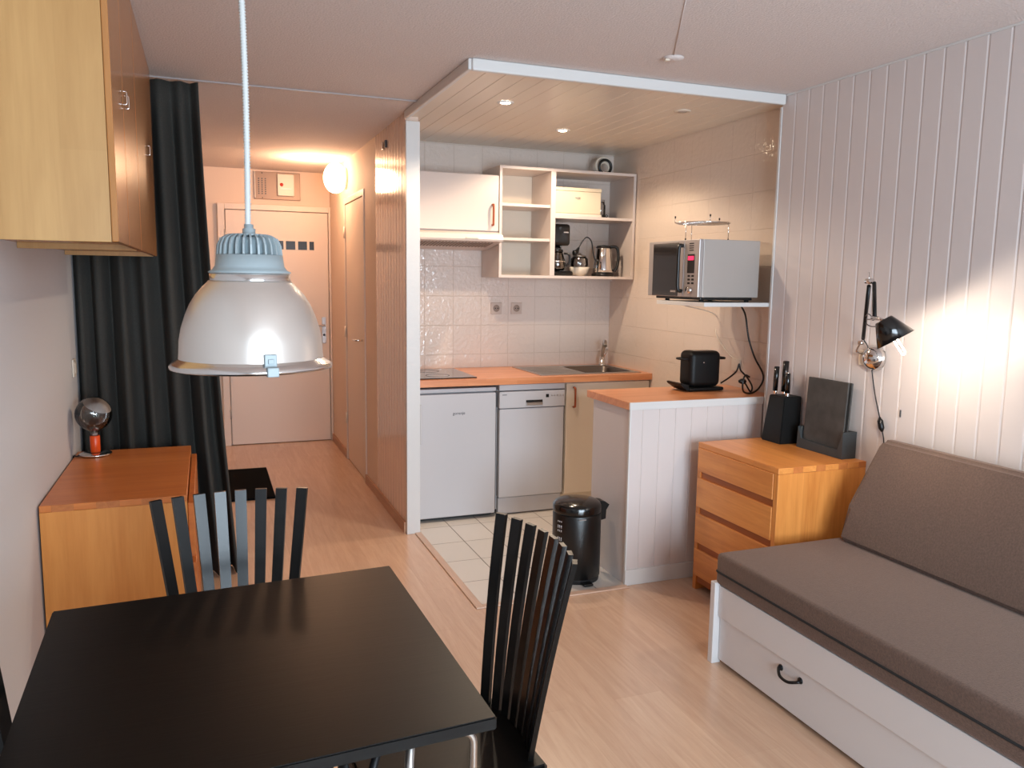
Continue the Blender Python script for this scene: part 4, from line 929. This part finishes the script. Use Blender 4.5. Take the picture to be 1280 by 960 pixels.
# two u-shaped tube frames at the front and at the back, legs joined under the top
for i, j in ((2, 3), (1, 0)):
    A_, B_ = inn[i], inn[j]; dx = (B_-A_).normalized(); zt = TZ-.034; r = .025
    for P, D in ((A_, dx), (B_, -dx)):
        pth = [P, P+Vector((0, 0, zt-r))]+[P+D*(r-r*math.cos(a*PI/12))+Vector((0, 0, zt-r+r*math.sin(a*PI/12))) for a in range(1, 7)]+[P+D*(r+.05)+Vector((0, 0, zt))]
        bm = new(); tube(bm, pth, .0068, 10); lg = obj('leg', bm, 'steel', t)
        bm = new(); lathe(bm, [(.010, 0), (.010, .015), (.0075, .02)], P+Vector((0, 0, .0003)), 12, capa=True); obj('rubber_foot', bm, 'rubber', lg)
    bm = new(); tube(bm, [A_+dx*.10+Vector((0, 0, zt)), B_-dx*.10+Vector((0, 0, zt))], .0068, 10); obj('crossbar', bm, 'steel', t)
bm = new()
f_ = [c_+(cen-c_).normalized()*.09 for c_ in ct]
for i in range(4):
    p, q_ = f_[i], f_[(i+1) % 4]; d_ = (q_-p).normalized(); n_ = Vector((-d_.y, d_.x, 0))*.009
    prism(bm, [p+n_+Vector((0, 0, TZ-.031)), p-n_+Vector((0, 0, TZ-.031)), q_-n_+Vector((0, 0, TZ-.031)), q_+n_+Vector((0, 0, TZ-.031))], (0, 0, .0065))
obj('apron', bm, 'black_lacquer', t)
bm = new(); tube(bm, [inn[2]+Vector((-.16, .03, TZ-.035)), inn[2]+Vector((-.26, .03, .35))], .008, 8); obj('folding_strut', bm, 'iron', t)
bm = new(); tube(bm, [inn[2]+Vector((-.10, .06, TZ-.055)), inn[2]+Vector((-.12, .10, .05))], .009, 8); obj('inner_tube', bm, 'steel', t)

# ------------------------------------------------------------------ chairs: fan of eight slats
def make_chair(label):
    r = thing('dining_chair', (0, 0, 0), label, 'chair', 'black fan-back dining chairs')
    bm = new(); o = [(-.175, -.19), (.175, -.19), (.165, .20), (-.165, .20)]
    a = [bm.verts.new((x, y, .425)) for x, y in o]; b = [bm.verts.new((x, y, .45)) for x, y in o]
    bm.faces.new(a[::-1]); bm.faces.new(b)
    for i in range(4): bm.faces.new((a[i], a[(i+1) % 4], b[(i+1) % 4], b[i]))
    bmesh.ops.bevel(bm, geom=list(bm.edges), offset=.006, segments=2, affect='EDGES'); obj('seat', bm, 'black_wood', r)
    for i in range(8):
        u = (i-3.5)/3.5; ang = u*.50
        xb, xt = u*.128, u*.188
        yb = .175+.028*(1-u*u); yt = .240+.036*(1-u*u)
        bm = new(); vs = []
        for k in range(9):
            f = k/8; z = .28+(.912-.28)*f
            g = (z-.45)/.46
            x = xb+(xt-xb)*g; y = yb+(yt-yb)*g+.018*g*(1-g)*(-1)
            w_ = .0132+.0018*g; th_ = .0055
            tx = Vector((math.cos(ang), -math.sin(ang), 0)); nn = Vector((math.sin(ang), math.cos(ang), 0))
            c_ = Vector((x, y, z)); vs.append([bm.verts.new(c_+tx*sx*w_+nn*sy*th_) for sx, sy in ((-1, -1), (1, -1), (1, 1), (-1, 1))])
        for A_, B_ in zip(vs, vs[1:]):
            for j in range(4): bm.faces.new((A_[j], A_[(j+1) % 4], B_[(j+1) % 4], B_[j]))
        bm.faces.new(vs[0][::-1]); bm.faces.new(vs[-1])
        obj('back_slat', bm, 'black_lacquer', r)
    for sx in (-1, 1):
        bm = new(); tube(bm, [(sx*.175, -.175, 0), (sx*.165, -.17, .424)], [.013, .018], 8); obj('leg', bm, 'black_lacquer', r)
        bm = new(); tube(bm, [(sx*.150, .23, 0), (sx*.140, .175, .22), (sx*.14, .16, .424)], [.013, .017, .018], 8); obj('leg', bm, 'black_lacquer', r)
    bm = new(); box(bm, -.14, .14, -.178, -.160, .385, .42, bev=.003); obj('front_rail', bm, 'black_lacquer', r)
    bm = new()
    ptsr = [(-.155+.31*i/8, .188+.038*(1-((i-4)/4)**2)) for i in range(9)]
    for k in range(8):
        (xa, ya), (xb_, yb_) = ptsr[k], ptsr[k+1]
        prism(bm, [(xa, ya-.016, .30), (xb_, yb_-.016, .30), (xb_, yb_-.032+.0, .30), (xa, ya-.032, .30)], (0, 0, .04))
    obj('back_rail', bm, 'black_lacquer', r)
    return r
ch = make_chair('black fan-back chair on the far side of the table, near the low chest')
ch.location = (.060, 2.0, 0); ch.rotation_euler.z = math.radians(3)
c2 = copy_tree(ch); c2.location = (.455, 1.636, 0); c2.rotation_euler.z = math.radians(-86)
c2['label'] = 'black fan-back chair right of the table, nearest the kitchen bin'
c3 = copy_tree(ch); c3.location = (-.175, 1.47, 0); c3.rotation_euler.z = math.radians(90)
c3['label'] = 'black fan-back chair squeezed between table and left wall, mostly outside the frame'
